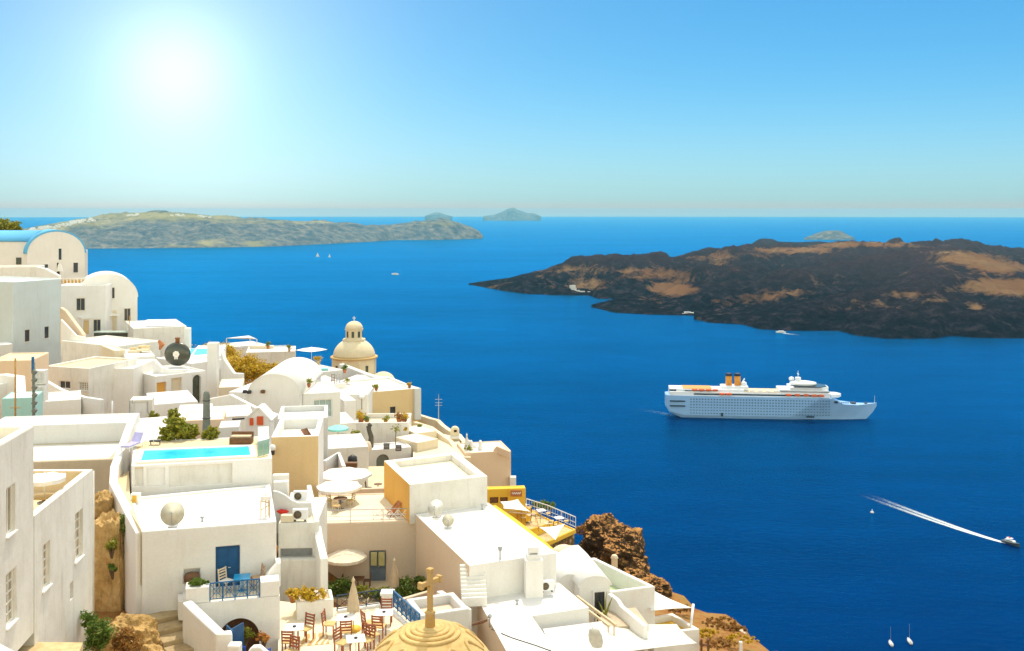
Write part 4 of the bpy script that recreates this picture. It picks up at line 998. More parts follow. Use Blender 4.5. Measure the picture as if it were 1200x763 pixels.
# ------------------------------------------------------------------ right-hand houses towards the cliff edge
vl = vault('white barrel-vaulted house with a narrow dark door near the cliff edge', (697 - 600) * 65 / F, 65, zat(687, 65), 1.0, .55, 5.5, zat(740, 65) - 4, ang=R(12), holes=[(-.05, .62, zat(728, 65), zat(693.5, 65), 'glassdoor', DARK, (2, 3))])
vault('lower small white vault leaning on the vaulted house with the dark door', (667 - 600) * 66 / F, 66, zat(686, 66), .72, .62, 4.5, zat(740, 66) - 4, ang=R(12))
zL = zat(692, 66)
house('white roof terrace with a long parapet and pale green floor above the cliff', quadpx([(714, 694), (768, 687), (697, 653), (664, 657)], zL), zL, zL - 8, mat=WHITE, roofmat=plaster('pale_green_floor', (.50, .60, .36), dirt=.3), par=.3, ph=1.15)
zL2 = zat(741, 66)
house('white corner house at the bottom right with the sail pole', quadpx([(766, 743), (820, 737), (788, 718), (755, 724)], zL2), zL2, zL2 - 9, mat=WHITE, par=.3, ph=.4, roofmat=YELLOW)
wall_run('white stair wall slanting down past the narrow dark door', [P(714, 695, 64.5), P(724, 702, 63.8), P(729, 710, 63.2), P(757, 733, 60)], .3, 3.5)
for k, (pp, lb) in enumerate((([P(676, 699, 62.5), P(722, 733, 59.5)], 'upper pale wooden handrail below the vaulted house'), ([P(690, 716, 61.2), P(714, 734, 59.3)], 'lower pale wooden handrail below the vaulted house'))):
    q = MB(); q.bar(pp[0], pp[1], .12, .14); [q.bar(pp[0].lerp(pp[1], f), pp[0].lerp(pp[1], f) - Vector((0, 0, 1.1)), .08) for f in (.05, .5, .95)]; tag(q.build('handrail', PALEWOOD), lb, 'handrail', 'pale wooden handrails')
q = MB(); q.prism([p.xy for p in quadpx([(700, 736), (760, 732), (745, 712), (706, 715)], zat(732, 62))], zat(732, 62) - 5, zat(732, 62)); tag(q.build('terrace', CONC), 'small brown paved yard behind the large cream sail', 'terrace')

# ------------------------------------------------------------------ yellow restaurant on the cliff edge
rN = blk('bright yellow restaurant back wall with a framed sign', 571, 573.5, 616, 572, 98, dep=1.0, vbot=603, down=5, mat=YELLOW, roofmat=YELLOW, par=.25, ph=.03, holes=[(0, 574, 583, 584, 590, 'opening', BROWN), (0, 586, 583, 595, 590, 'opening', BROWN)])
sg = root('sign', P(605, 580, 97.8), 'white lettered sign board on the yellow restaurant wall', 'sign')
q = MB(); a, b_ = P(598.5, 583, 97.4), P(611.5, 575, 97.3); q.box(((a.x + b_.x) / 2, 97.6, (a.z + b_.z) / 2), (1.1, .08, .6)); q.build('board', TERRA, sg)
q = MB(); cx, cz = (a.x + b_.x) / 2, (a.z + b_.z) / 2
q.tube([(cx - .4 + .8 * k / 14, 97.53, cz + .1 * math.sin(k * 1.9) + .03 * k / 14) for k in range(15)], .045, 6); q.build('lettering', WHITEP, sg)
for k, (px_, dY, lb) in enumerate((([(580, 597), (600, 601), (622, 596), (608, 588)], 99, 'top yellow terrace of the cliff restaurant'), ([(596, 611), (618, 622), (650, 611), (624, 598)], 97.5, 'middle yellow terrace of the cliff restaurant'), ([(622, 624), (640, 636), (675, 620), (652, 610)], 96, 'lowest yellow terrace of the cliff restaurant, on a stone base'))):
    zt = zat(px_[1][1], dY); house(lb, quadpx(px_, zt), zt, zt - (1.2 if k < 2 else .4), name='terrace', cat='terrace', mat=YELLOW, roofmat=GRAVEL, par=.2, ph=.12, group='yellow restaurant terraces')
zt3 = zat(636, 96) - .4
q = MB(); pw = [p.xy for p in quadpx([(622, 624), (640, 636), (675, 620), (652, 610)], zat(636, 96))]; q.prism(inset(pw if ccw(pw) else pw[::-1], .12), zt3 - 9, zt3 - .003); tag(q.build('retaining_wall', RUBBLE), 'rubble stone base wall below the yellow restaurant', 'wall')
wall_run('yellow stair wall running down beside the broad white roof', [P(578, 592, 88), P(604, 610, 86), P(635, 634, 83), P(654, 650, 81)], .5, 3, mat=YELLOW)
rock_mesh(P(661, 651, 80), (1.1, 1.0, .8), 4.4, CREAM, 'domed_roof', 'small cream domed oven roof behind the broad white roof', .04, 'roof')
blk('tiny white lean-to behind the vaulted house', 668, 652, 690, 650, 79, dep=2.5, vbot=668, par=.15, ph=.04)

# ------------------------------------------------------------------ beige block and stepped walls on the rim
blk('plain apricot block on the cliff rim behind the orange-sided cube', 545, 531, 599, 528, 110, dep=5, vbot=580, down=6, mat=APRI, roofmat=WHITE2, par=.25, ph=.1)
wall_run('small apricot gable wall on top of the rim block', [P(576, 532, 111), P(579, 526, 111), P(582.5, 522.5, 111), P(598, 529, 110)], .3, .8, mat=APRI)
wall_run('upper cream rim wall stepping down towards the sea', [P(486, 484, 133), P(505, 490, 130), P(513, 492, 129), P(519, 498, 127), P(528, 504.5, 124), P(538, 509, 121), P(546, 520, 116), P(549, 532, 112)], .6, 6, mat=CREAM)
wall_run('lower cream rim wall stepping down towards the sea', [P(486, 494, 124), P(505, 500, 121), P(528, 516, 116), P(536, 528, 113)], .5, 5, mat=CREAM)
for k, (a, lb) in enumerate(((('white flat step roof', 487, 508, 512, 505, 117), 'upper white roof step between the cream rim walls'), (('', 489, 519, 514, 514, 112), 'lower white roof step between the cream rim walls'))):
    blk(lb, a[1], a[2], a[3], a[4], a[5], dep=4, vbot=a[2] + 12, down=2, mat=CREAM, par=.2, ph=.05)
zQ = P(533, 512, 118)
rt = root('bell_niche', zQ, 'small round-headed cream niche turret on the rim wall', 'turret')
q = MB(); pr_ = [(-.5, -2)] + [(-.5 * math.cos(math.pi * k / 12), .7 + .5 * math.sin(math.pi * k / 12)) for k in range(13)] + [(.5, -2)]
q.raw([zQ + Vector((x, y, z)) for y in (-.35, .35) for x, z in pr_], [tuple(range(15))[::-1], tuple(range(15, 30))] + [(k, (k + 1) % 15, 15 + (k + 1) % 15, 15 + k) for k in range(15)]); q.build('body', CHURCH, rt)
q = MB(); q.box(zQ + Vector((.08, -.36, .75)), (.32, .06, .26)); q.build('opening', DARKIN, rt)
q = MB(); q.box(zQ + Vector((0, -.2, .02)), (1.15, .9, .2)); q.build('ledge', WHITE, rt)
q = MB(); q.tube([P(514, 491.5, 129), P(514, 462, 129)], [.07, .03], 6); [q.bar(P(514, v, 129) - Vector((.45, 0, 0)), P(514, v, 129) + Vector((.45, 0, 0)), .04) for v in (468, 472, 475)]; tag(q.build('aerial', STEEL), 'tall thin aerial mast on the cream rim wall', 'aerial')

# ------------------------------------------------------------------ domed church and the ochre house before it
cx, cyy = (415 - 600) * 172 / F, 172.0; s_ = 172 / F
zd = zat(417.5, 172); cc = root('domed_church', (cx, cyy, zd - 12), 'cream domed church with a lantern and cross on the skyline', 'church')
q = MB(); q.lathe([(3.8, zd - 12), (3.8, zd - .25)], (cx, cyy, 0), 8, smooth=False, a0=R(22.5)); q.build('drum', CHURCH, cc, bevel=.05)
q = MB(); q.lathe([(3.75, zd - .25), (3.95, zd - .2), (3.95, zd + .02), (3.6, zd + .06)], (cx, cyy, 0), 32); q.build('cornice', plaster('cornice_ochre', (.62, .42, .18)), cc)
q = MB(); q.lathe([(3.5 * math.cos(a), zd + .06 + 3.0 * math.sin(a)) for a in [R(90) * k / 12 for k in range(12)]] + [(.9, zd + 3.0)], (cx, cyy, 0), 40); q.build('dome', CHURCH, cc)
zl = zd + 2.75
q = MB(); q.lathe([(1.95, zl - .1), (1.95, zl + .2), (1.45, zl + .3), (1.45, zl + 1.7), (1.6, zl + 1.75), (1.6, zl + 1.88)], (cx, cyy, 0), 8, smooth=False, a0=R(22.5)); la = q.build('lantern', CHURCH, cc)
for k in range(8):
    a = R(45 * k); q = MB(); q.box((cx + 1.36 * math.cos(a), cyy + 1.36 * math.sin(a), zl + 1.0), (.08, .42, 1.0), a); q.build('window', GREENGL, la)
q = MB(); q.lathe([(1.48 * math.cos(a), zl + 1.88 + 1.3 * math.sin(a)) for a in [R(90) * k / 8 for k in range(9)]], (cx, cyy, 0), 24); q.build('lantern_dome', CHURCH, la)
q = MB(); q.box((cx, cyy, zl + 3.5), (.12, .12, .9)); q.box((cx, cyy, zl + 3.65), (.5, .12, .12)); q.build('cross', WHITEP, cc)
for k in (5, 6, 7, 4):
    a = R(45 * k); q = MB(); q.box((cx + 3.53 * math.cos(a), cyy + 3.53 * math.sin(a), zd - 2.2), (.1, .5, 1.9), a); q.build('window', GREENGL, cc)
ap = Vector(((449 - 600) * 168 / F, 168, 0)); za = zat(448, 168)
q = MB(); q.lathe([(2.1, za - 10), (2.1, za)] + [(2.0 * math.cos(a), za + 1.75 * math.sin(a)) for a in [R(90) * k / 8 for k in range(9)]], ap, 24); q.build('apse', CHURCH, cc)
blk('ochre yellow house with a navy window below the domed church', 431, 460, 490, 455, 126, dep=10, vbot=535, down=5, mat=WHITE, edge_mats={0: TAN, 1: TAN}, roofmat=WHITE2, par=.3, ph=.25, holes=[(0, 457, 477, 463.5, 494, 'window', NAVY, (2, 1))])
wall_run('thick pale sloping parapet below the domed church', [P(400, 426, 152), P(430, 437.5, 145), P(460, 446.5, 137), P(490, 455, 128.5)], .9, 4, mat=GREY, bevel=.12)
for k, (a, lb) in enumerate((((396, 447, 436, 449, 139), 'upper white striped roof slab beneath the sloping parapet'), ((400, 454, 452, 456, 131), 'middle white roof slab beneath the sloping parapet'), ((386, 462, 431, 462, 122), 'lower white roof slab left of the ochre house'))):
    blk(lb, *a, dep=6, vbot=a[1] + 14, down=4, par=.4, ph=.12)
blk('white balcony house below the ochre house', 415, 495.5, 479, 495, 117, dep=5.5, vbot=560, down=4, mat=WHITE2, roofmat=CREAM, par=.3, ph=.55)
blk('white house with pot plants right of the chapel', 388, 497, 417, 495, 108, dep=6, vbot=530, down=4, par=.2, ph=.05)
blk('narrow tall white block beside the chapel terrace', 403, 470, 417, 469, 117, dep=4, vbot=500, down=4, par=.2, ph=.05)
q = MB(); c_ = quadpx([(356, 582), (476, 582), (470, 546), (362, 548)], H - 26.4); q.prism([p.xy for p in c_], H - 29, H - 26.4); tag(q.build('yard', SAND), kind='structure')
q = MB(); c_ = quadpx([(484, 536), (552, 536), (534, 512), (484, 500)], zat(520, 116)); q.prism([p.xy for p in c_], c_[0].z - 5, c_[0].z); tag(q.build('terrace', CREAM), kind='structure')
blk('white low house with clutter behind the parasol terrace', 382, 526, 432, 523, 96, dep=6, vbot=560, down=4, mat=WHITE2, par=.25, ph=.06)
blk('grey white house with a dark arched doorway behind the orange-sided cube', 428, 528, 482, 524, 110, dep=3, vbot=575, down=4, mat=GREY, par=.3, ph=.1, holes=[(0, 441, 533, 456, 562, 'arch', GREYC)], rec=.3, bevel=0)
wall_run('white slanting wall between the chapel terrace and the pot plants', [P(380, 540, 88), P(397, 530, 91), P(403, 546, 87)], .35, 2)

# ------------------------------------------------------------------ white vaulted chapel
vq = vault('white barrel-vaulted chapel in the middle of the town', -24.4, 105, zat(462, 105), 2.6, 1.95, 12, zat(495, 105) - 4, over=.14)
blk('white house with a wide curtained window beside the chapel', 355, 461.5, 399, 459, 106.5, dep=7, vbot=492, down=4, mat=WHITE, par=.35, ph=.15, holes=[(0, 367.5, 469, 389, 488.5, 'curtain', WHITEP, (3, 1))])
blk('low white house left of the chapel gable', 268, 459, 301, 460, 106, dep=6, vbot=495, down=4, par=.25, ph=.1)
wall_run('white zigzag gable wall before the chapel', [P(246, 467, 99), P(271, 462, 99), P(300, 477, 96), P(333, 488, 93)], .4, 3)
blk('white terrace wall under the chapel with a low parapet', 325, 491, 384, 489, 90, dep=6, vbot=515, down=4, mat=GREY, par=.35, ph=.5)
blk('white flat roof left of the zigzag wall', 206, 489, 247, 487, 86, vback=474, vbot=505, down=3, par=.25, ph=.05)
blk('flat roofed white house with a dark slit under its eaves', 246, 489, 297, 486, 88, vback=476, vbot=505, down=3, par=.25, ph=.05, holes=[(0, 272, 489.5, 287, 492, 'opening', DARK)])
blk('apricot wall of the low house behind the grey pool cover', 214, 493, 262, 491, 81, dep=3.5, vbot=520, down=2, mat=APRI, par=.2, ph=.04)
blk('grey plant housing beside the pool terrace', 256, 501, 280, 500, 77, dep=2.5, vbot=517, down=2, mat=GREY, par=.15, ph=.04)
gb = root('gabled_hut', P(302, 503, 84), 'small white gabled hut with two orange shuttered windows', 'hut')
g0, g1, gt = P(288, 492, 84), P(316, 492, 84), P(303, 478, 84); zb_ = zat(512, 84) - 2
q = MB(); pr_ = [(g0.x, zb_), (g0.x, g0.z), (gt.x, gt.z), (g1.x, g1.z), (g1.x, zb_)]
q.raw([(x, y, z) for y in (84, 85.6) for x, z in pr_], [tuple(range(5))[::-1], tuple(range(5, 10))] + [(k, (k + 1) % 5, 5 + (k + 1) % 5, 5 + k) for k in range(5)]); q.build('wall', WHITE, gb)
for s, e, nm in ((g0, gt, -1), (gt, g1, 1)):
    q = MB(); d = Vector((e.x - s.x, 0, e.z - s.z)).normalized(); u_ = Vector((-d.z, 0, d.x)) * .12
    o1, o2 = s - d * (.15 if nm < 0 else 0), e + d * (.15 if nm > 0 else 0); lift = u_ * .05
    q.raw([(p + w_ + Vector((0, y, 0)) - Vector((0, 84, 0)) + lift) for y in (83.85, 85.7) for p, w_ in ((Vector((o1.x, 84, o1.z)), u_ * 0), (Vector((o2.x, 84, o2.z)), u_ * 0), (Vector((o2.x, 84, o2.z)), u_), (Vector((o1.x, 84, o1.z)), u_))], [(0, 1, 2, 3), (7, 6, 5, 4), (0, 4, 5, 1), (1, 5, 6, 2), (2, 6, 7, 3), (3, 7, 4, 0)]); q.build('roof', WROOF, gb)
for u0, u1, v0_, v1_ in ((292.5, 297, 490, 498.5), (301, 308.5, 488, 498)):
    a, b_ = P(u0, v1_, 83.96), P(u1, v0_, 83.96); q = MB(); q.box(((a.x + b_.x) / 2, 83.97, (a.z + b_.z) / 2), (b_.x - a.x, .1, b_.z - a.z)); q.box(((a.x + b_.x) / 2, 83.9, (a.z + b_.z) / 2), (.05, .06, b_.z - a.z)); q.build('shutter', LIFEB, gb)

# ------------------------------------------------------------------ cluster at the far left
blk('teal painted wall block at the left edge with a rusted pole', 2, 467, 41, 465.5, 82, dep=3, vbot=508, down=6, mat=TEAL, par=.2, ph=.05)
blk('sand yellow house wall at the left edge behind the teal block', -12, 423, 37, 422, 104, dep=6, vbot=470, down=5, mat=APRI, roofmat=SAND, par=.3, ph=.1)
wall_run('white rounded roof ridge at the left edge', [P(-12, 440, 92), P(6, 438.5, 92), P(23, 441, 92), P(24, 462, 89)], .9, 3)
blk('low white lean-to roof at the left edge', -12, 452, 22, 446, 90, dep=2, vbot=475, down=3, par=.2, ph=.05)
blk('white cube room beside the stacked water tanks', 42, 471, 95, 467.5, 93, dep=5, vbot=497, down=3, par=.25, ph=.1)
wall_run('white pitched coping above the cube room', [P(55, 446, 104), P(72, 456, 101), P(100, 465, 98), P(120, 468, 97)], .4, 3)
blk('white house with a tan roof terrace under the grey tower wall', 52, 429, 104, 432, 113, dep=8, vbot=470, down=4, roofmat=SAND, mat=WHITE2, par=.3, ph=.2, holes=[(0, 69, 446, 82, 456, 'window', WHITEP, (2, 1)), (0, 92, 448, 103, 458, 'grid', WHITEP, (4, 4))])
blk('plain white wall block with a zigzag top in the far left cluster', 104, 432, 133, 421, 115, dep=5, vbot=507, down=4, par=.25, ph=.1)
blk('white terrace house with cushions on its roof', 134, 411, 147, 410, 124, dep=6, vbot=490, down=4, mat=CREAM, par=.25, ph=.1)
blk('plain white house front left of the dark flask', 147, 419, 182, 417, 122, dep=8, vbot=490, down=4, mat=WHITE2, par=.25, ph=.1)
blk('white gateway block with a shut white door among the plants', 152, 469, 178, 468, 95, dep=2, vbot=497, down=3, mat=WHITE2, par=.2, ph=.05, holes=[(0, 157, 472, 172, 495, 'door', WHITEP)])
blk('white house front with an orange niche and a dark arched door', 182, 441, 241, 434, 116, dep=7, vbot=485, down=4, par=.25, ph=.15, holes=[(0, 184, 449, 195, 474, 'opening', ORANGE), (0, 201, 444, 213, 470, 'opening', CREAM), (0, 226, 440, 235.5, 472, 'arch', GREENGL)], rec=.4)
blk('white flat roof at the foot of the orange niche house', 180, 474, 232, 470, 100, dep=7, vbot=490, down=4, par=.2, ph=.04)
blk('white house with a slit window and corner column behind the flask', 224, 426, 262, 421, 127, dep=8, vbot=475, down=4, par=.25, ph=.15, holes=[(0, 255, 433, 258.5, 447, 'opening', BROWN)])
q = MB(); cA = P(250, 470, 124.5); q.box((cA.x, cA.y, (zat(411, 124.5) + cA.z) / 2), (1.2, 1.2, zat(411, 124.5) - cA.z + 2)); tag(q.build('column', WHITE, bevel=.06), 'tall white square column beside the turquoise pool strip', 'column')
wall_run('white wall with a long curved shoulder beside the golden shrubs', [P(261, 411, 128), P(264, 421, 127.5), P(270, 430, 127), P(275, 437, 126.5), P(285, 437.5, 126)], .5, 5)
blk('low white annex below the curved shoulder wall', 256, 454, 284, 453, 118, dep=6, vbot=480, down=3, mat=CREAM, par=.2, ph=.06)
rim_pool('narrow turquoise pool strip behind the dark flask', [P(223, 418.5, 141), P(256, 416, 143), P(256, 411, 148), P(223, 412, 148)], zat(415, 143), POOLM, .3)
blk('white house below the pool strip', 222, 418, 258, 417, 139.5, dep=12, vbot=440, down=4, par=.2, ph=.12)
blk('white house with a curved white roof line behind the flask', 156, 385, 219, 382, 150, vback=375.5, vbot=430, down=4, mat=WHITE2, par=.3, ph=.1)
q = MB(); cA = P(220, 408, 149); q.box((cA.x, cA.y, (zat(384, 149) + cA.z) / 2 - 2), (.8, .9, zat(384, 149) - cA.z + 4)); tag(q.build('column', WHITE, bevel=.06), 'white corner column against the blue sea left of the golden shrubs', 'column')
q = MB(); a, b_ = P(171, 375.5, 154), P(206, 374.5, 154); q.box(((a.x + b_.x) / 2, 154, a.z), (4.4, 1.6, .12)); [q.bar((a.lerp(b_, f)), a.lerp(b_, f) - Vector((0, 0, 1.2)), .08) for f in (.08, .92)]; tag(q.build('roof_rack', WHITEP), 'flat white rack on the roof behind the flask', 'rack')
blk('white wall block below the outdoor stair', 72, 399, 135, 406, 137, dep=7, vbot=440, down=5, mat=WHITE2, par=.3, ph=.15)
wall_run('white stair parapet slanting down from the grey tower', [P(72, 360, 142), P(78, 364, 141), P(99, 392, 138)], .5, 5, mat=PINK)
wall_run('thin lower white stair parapet beside the grey tower', [P(72, 374, 139), P(90, 393, 137.5), P(100, 395, 137)], .3, 5)
blk('tall grey-white tower house with two small brown windows', 15, 330.5, 72, 326.5, 139, dep=12, vbot=415, down=5, mat=plaster('blue_grey_plaster', (.60, .68, .70), dirt=.25), par=.35, ph=.2, holes=[(0, 29.5, 387, 35, 400, 'window', BROWN, (1, 1)), (0, 52.5, 383, 57.5, 396, 'window', BROWN, (1, 1))])
blk('cream house wall beside the grey tower at the left edge', -25, 333, 15.2, 331, 139.3, dep=10, vbot=430, down=5, mat=CREAM, par=.3, ph=.2)
blk('white low wall house at the foot of the grey tower', -12, 405, 15, 403, 134, dep=3, vbot=425, down=3, mat=GREY, par=.25, ph=.05)
blk('pale terrace wall above the grey tower', -25, 313.5, 46, 312.5, 166, dep=6, vbot=335, down=5, mat=WHITE2, par=.3, ph=.3)
wall_run('white sloping parapet from the terrace down to the lattice balustrade', [P(44, 312.5, 165), P(55, 315, 163), P(70, 323, 161)], .5, 4)
hR = blk('white house with lattice balustrade and cream awning', 68, 334.5, 124, 334, 158.5, dep=5, vbot=400, down=4, par=.3, ph=.2, holes=[(0, 89, 349.5, 99.5, 364, 'window', CREAM, (2, 1)), (0, 109, 374.5, 118, 389, 'glassdoor', CREAM, (2, 1)), (0, 97, 376, 104, 392, 'opening', TAN)])
k_ = 163 / F; vx = (126 - 600) * k_
vault('white half-barrel house with cream framed windows above the awning', vx, 163, zat(349, 163), 33 * k_, 27 * k_, 9, zat(400, 163) - 4, roofmat=WROOF, ang=R(24),
      holes=[((130 - 126) * k_, (134 - 126) * k_, zat(350, 163), zat(337, 163), 'window', CREAM, (1, 1)), ((144 - 126) * k_, (151.5 - 126) * k_, zat(377, 163), zat(362, 163), 'window', CREAM, (2, 1)), ((130 - 126) * k_, (136 - 126) * k_, zat(388, 163), zat(364, 163), 'door', CREAM)])
k_ = 190 / F
vault('white gabled house with a sky-blue barrel roof at the upper left', (66 - 600) * k_, 190, zat(297, 190), 31 * k_, 25.5 * k_, 10, zat(330, 190) - 4, roofmat=BLUEROOF, over=.3, ang=R(31),
      holes=[((68 - 66) * k_, (72 - 66) * k_, zat(305, 190), zat(291, 190), 'window', WHITEP, (1, 1)), ((50.5 - 66) * k_, (57.5 - 66) * k_, zat(314, 190), zat(309, 190), 'window', WHITEP, (1, 1)), ((84 - 66) * k_, (90 - 66) * k_, zat(320.5, 190), zat(308, 190), 'window', WHITEP, (1, 1)), ((66.5 - 66) * k_, (70 - 66) * k_, zat(322, 190), zat(308, 190), 'doorway', DARKIN)])
blk('white side block of the blue barrel-roofed house', 91, 293.5, 103, 292.5, 192, dep=6, vbot=330, down=4, par=.25, ph=.05)
vault('long wing with a sky-blue barrel roof at the left edge', (36 - 600) * k_, 195, zat(283.5, 190), 4.2, 1.85, 16, zat(330, 190) - 4, ang=R(90), roofmat=BLUEROOF, over=.2)
wb = MB(); a, b_ = P(17.5, 310, 190.3), P(23.5, 302, 190.3); wb.box(((a.x + b_.x) / 2, 190.75, (a.z + b_.z) / 2), (b_.x - a.x, .12, b_.z - a.z)); tag(wb.build('shutter', GREENGL), 'dark grey shutter on the blue barrel-roofed wing', 'shutter')

# ------------------------------------------------------------------ skyline terraces between the shrubs and the church
blk('white pavilion terrace on the skyline right of the golden shrubs', 272, 408.5, 317, 404.5, 184, dep=8, vbot=425, down=5, par=.3, ph=.1)
blk('low cream lounge terrace on the skyline', 288, 413, 346, 411.5, 172, dep=7, vbot=435, down=5, mat=WHITE2, par=.3, ph=.15)
blk('white roof wedge with potted plants right of the chapel vault', 368, 437, 402, 433, 145, dep=7, vbot=455, down=5, par=.3, ph=.12)
blk('white terrace with brown wicker chairs right of the chapel', 374, 452, 406, 449, 125, dep=7, vbot=470, down=5, par=.3, ph=.12)
# ------------------------------------------------------------------ furniture and fittings
LOC = lambda name, c, label, cat, group=None, rz=0: root(name, c, label, cat, group, rz, world=False)
def umbrella(c, rad, h, label, mat, group=None, n=8, rise=.22, rz=0, val=True, flat=1.0):
    rt = LOC('parasol', c, label, 'parasol', group, rz)
    q = MB(); K = n * 2; pts = []
    ring = [Vector((rad * math.cos(2 * math.pi * k / K), rad * math.sin(2 * math.pi * k / K), h - (.05 if k % 2 else 0))) * 1 for k in range(K)]
    for k in range(K):
        if k % 2: ring[k].x *= math.cos(math.pi / n) * .99; ring[k].y *= math.cos(math.pi / n) * .99
    top = Vector((0, 0, h + rad * rise)); mid = [r.lerp(top, .5) + Vector((0, 0, .03 * rad)) for r in ring]
    for k in range(K):
        j = (k + 1) % K; q.face([ring[k], ring[j], mid[j], mid[k]]); q.face([mid[k], mid[j], top])
        if val: q.face([ring[j], ring[k], ring[k] - Vector((0, 0, .18)), ring[j] - Vector((0, 0, .18))])
    q.build('canopy', mat, rt, solid=.015)
    q = MB(); q.tube([(0, 0, 0), (0, 0, h + rad * rise + .12)], .03, 8); q.build('pole', PALEWOOD if mat is not IVORY else WHITEP, rt)
    q = MB(); [q.bar((0, 0, h + rad * rise - .08), tuple(ring[k] - Vector((0, 0, .03))), .025) for k in range(0, K, 2)]; q.build('ribs', PALEWOOD, rt)
    q = MB(); q.lathe([(.32, 0), (.32, .07), (.06, .1), (.05, .3)], n=14); q.build('base', GREYM, rt)
    return rt
def closed_umbrella(c, h, label, mat, wd=.26):
    rt = LOC('closed_parasol', c, label, 'parasol', 'folded parasols'); q = MB(); n = 16; V = []; FSl = []
    pr_ = [(.05, h), (.09, h - .12), (.05, h - .2), (wd * .55, h - .7), (wd * .85, h - 1.3), (wd, h - 1.75)]
    for r_, z in pr_:
        for k in range(n):
            a = 2 * math.pi * k / n; rr_ = r_ * (1 + (.22 if k % 2 else -.14)); V.append((rr_ * math.cos(a), rr_ * math.sin(a), z))
    for i in range(len(pr_) - 1):
        for k in range(n): FSl.append((i * n + k, (i + 1) * n + k, (i + 1) * n + (k + 1) % n, i * n + (k + 1) % n))
    FSl.append(tuple(range(n))); q.raw(V, FSl, True); q.build('canopy', mat, rt)
    q = MB(); q.tube([(0, 0, 0), (0, 0, h + .1)], .03, 8); q.build('pole', PALEWOOD, rt)
    q = MB(); q.lathe([(.42, 0), (.42, .1), (.05, .14)], n=14); q.build('base', GOLDF, rt)
    return rt
def dish(c, r, label, rz, tilt, h=.7, mat=None, mesh=False):
    rt = LOC('satellite_dish', c, label, 'satellite dish', 'satellite dishes on the roofs', rz); T_ = Matrix.Translation((0, -.08, h)) @ Matrix.Rotation(tilt, 4, 'X')
    q = MB(); q.lathe([(.02, 0)] + [(r * k / 8, .32 * r * (k / 8) ** 2) for k in range(1, 9)], n=28); q.v = [T_ @ p for p in q.v]; q.build('reflector', mat or plain('dish_ivory', (.68, .63, .48), .6), rt, solid=.02)
    q = MB(); q.tube([T_ @ Vector((0, -r * .95, .3 * r)), T_ @ Vector((0, 0, r * .95))], .018, 6); q.tube([T_ @ Vector((0, 0, r * .85)), T_ @ Vector((0, 0, r * 1.02))], .05, 8); q.build('feed_arm', GREYM, rt)
    q = MB(); q.tube([(0, 0, 0), (0, 0, h)], .035, 8); q.bar((0, 0, h * .6), (0, -.1, h), .05); q.build('mast', STEEL, rt)
    q = MB(); q.box((0, 0, .03), (.5, .5, .06)); q.build('base', GREYM, rt)
    return rt
def ac_unit(c, label, rz=0, s=1.0):
    rt = LOC('air_conditioner', c, label, 'air conditioner', 'outdoor air conditioning units', rz); rt.scale = (s,) * 3
    q = MB(); q.box((0, 0, .4), (.9, .34, .62)); q.build('body', WHITEP, rt, bevel=.02)
    q = MB(); q.lathe([(.24, 0), (.24, .02), (.01, .025)], n=20); q.v = [Vector((p.x - .14, -.175 - p.z, p.y + .4)) for p in q.v]; q.build('fan_grille', plain('fan_brown', (.12, .09, .05)), rt)
    for x in (-.3, .3):
        q = MB(); q.box((x, 0, .045), (.08, .4, .09)); q.build('foot', DARK, rt)
    return rt
def chair(c, rz, label, seatm=None, frame=None, group=None, back=.95):
    frame = frame or WOOD; rt = LOC('chair', c, label, 'chair', group, rz)
    q = MB(); q.box((0, 0, .45), (.46, .44, .05)); q.build('seat', seatm or RUSH, rt, bevel=.015)
    for x, y, h in ((-.21, -.2, .44), (.21, -.2, .44), (-.21, .2, .44), (.21, .2, .44)):
        q = MB(); q.bar((x, y, 0), (x, y, h), .045); q.build('leg', frame, rt)
    q = MB(); [q.bar((x, .215, .44), (x, .27, back), .045) for x in (-.21, .21)]; [q.bar((-.21, .22 + .05 * (z - .44) / .5, z), (.21, .22 + .05 * (z - .44) / .5, z), .03, .06) for z in (.56, .68, .80, back - .05)]; q.build('backrest', frame, rt)
    return rt
def table(c, label, mat=None, r=.38, rz=0, square=True, group=None, h=.74):
    rt = LOC('table', c, label, 'table', group, rz); q = MB()
    if square: q.box((0, 0, h), (r * 2, r * 2, .04))
    else: q.lathe([(r, h - .02), (r, h + .02)], n=24)
    q.build('tabletop', mat or WHITEP, rt, bevel=.01)
    q = MB(); q.tube([(0, 0, .03), (0, 0, h - .02)], .035, 8); q.build('leg', DARK if not mat else mat, rt)
    q = MB(); q.box((0, 0, .02), (.5, .07, .04)); q.box((0, 0, .021), (.07, .5, .038)); q.build('base', DARK if not mat else mat, rt)
    return rt
def pot(c, label, s=.35, mat=None, plant=None, ph=.5, cat='plant pot', pl=None):
    s *= .62; ph *= .62; rt = LOC('potted_plant' if plant else 'pot', c, label, cat); q = MB()
    q.lathe([(s * .3, 0), (s * .48, s * .75), (s * .54, s * .78), (s * .54, s * .92), (s * .42, s * .92), (s * .38, s * .7)], n=16); q.build('pot', mat or TERRA, rt)
    if plant:
        q = MB(); leaves_mb(q, [((random.gauss(0, s * .3), random.gauss(0, s * .3), s + ph * random.uniform(.2, .9)), s * .5) for _ in range(7)], 26, s * .22, 1); q.build('foliage', plant, rt)
    return rt
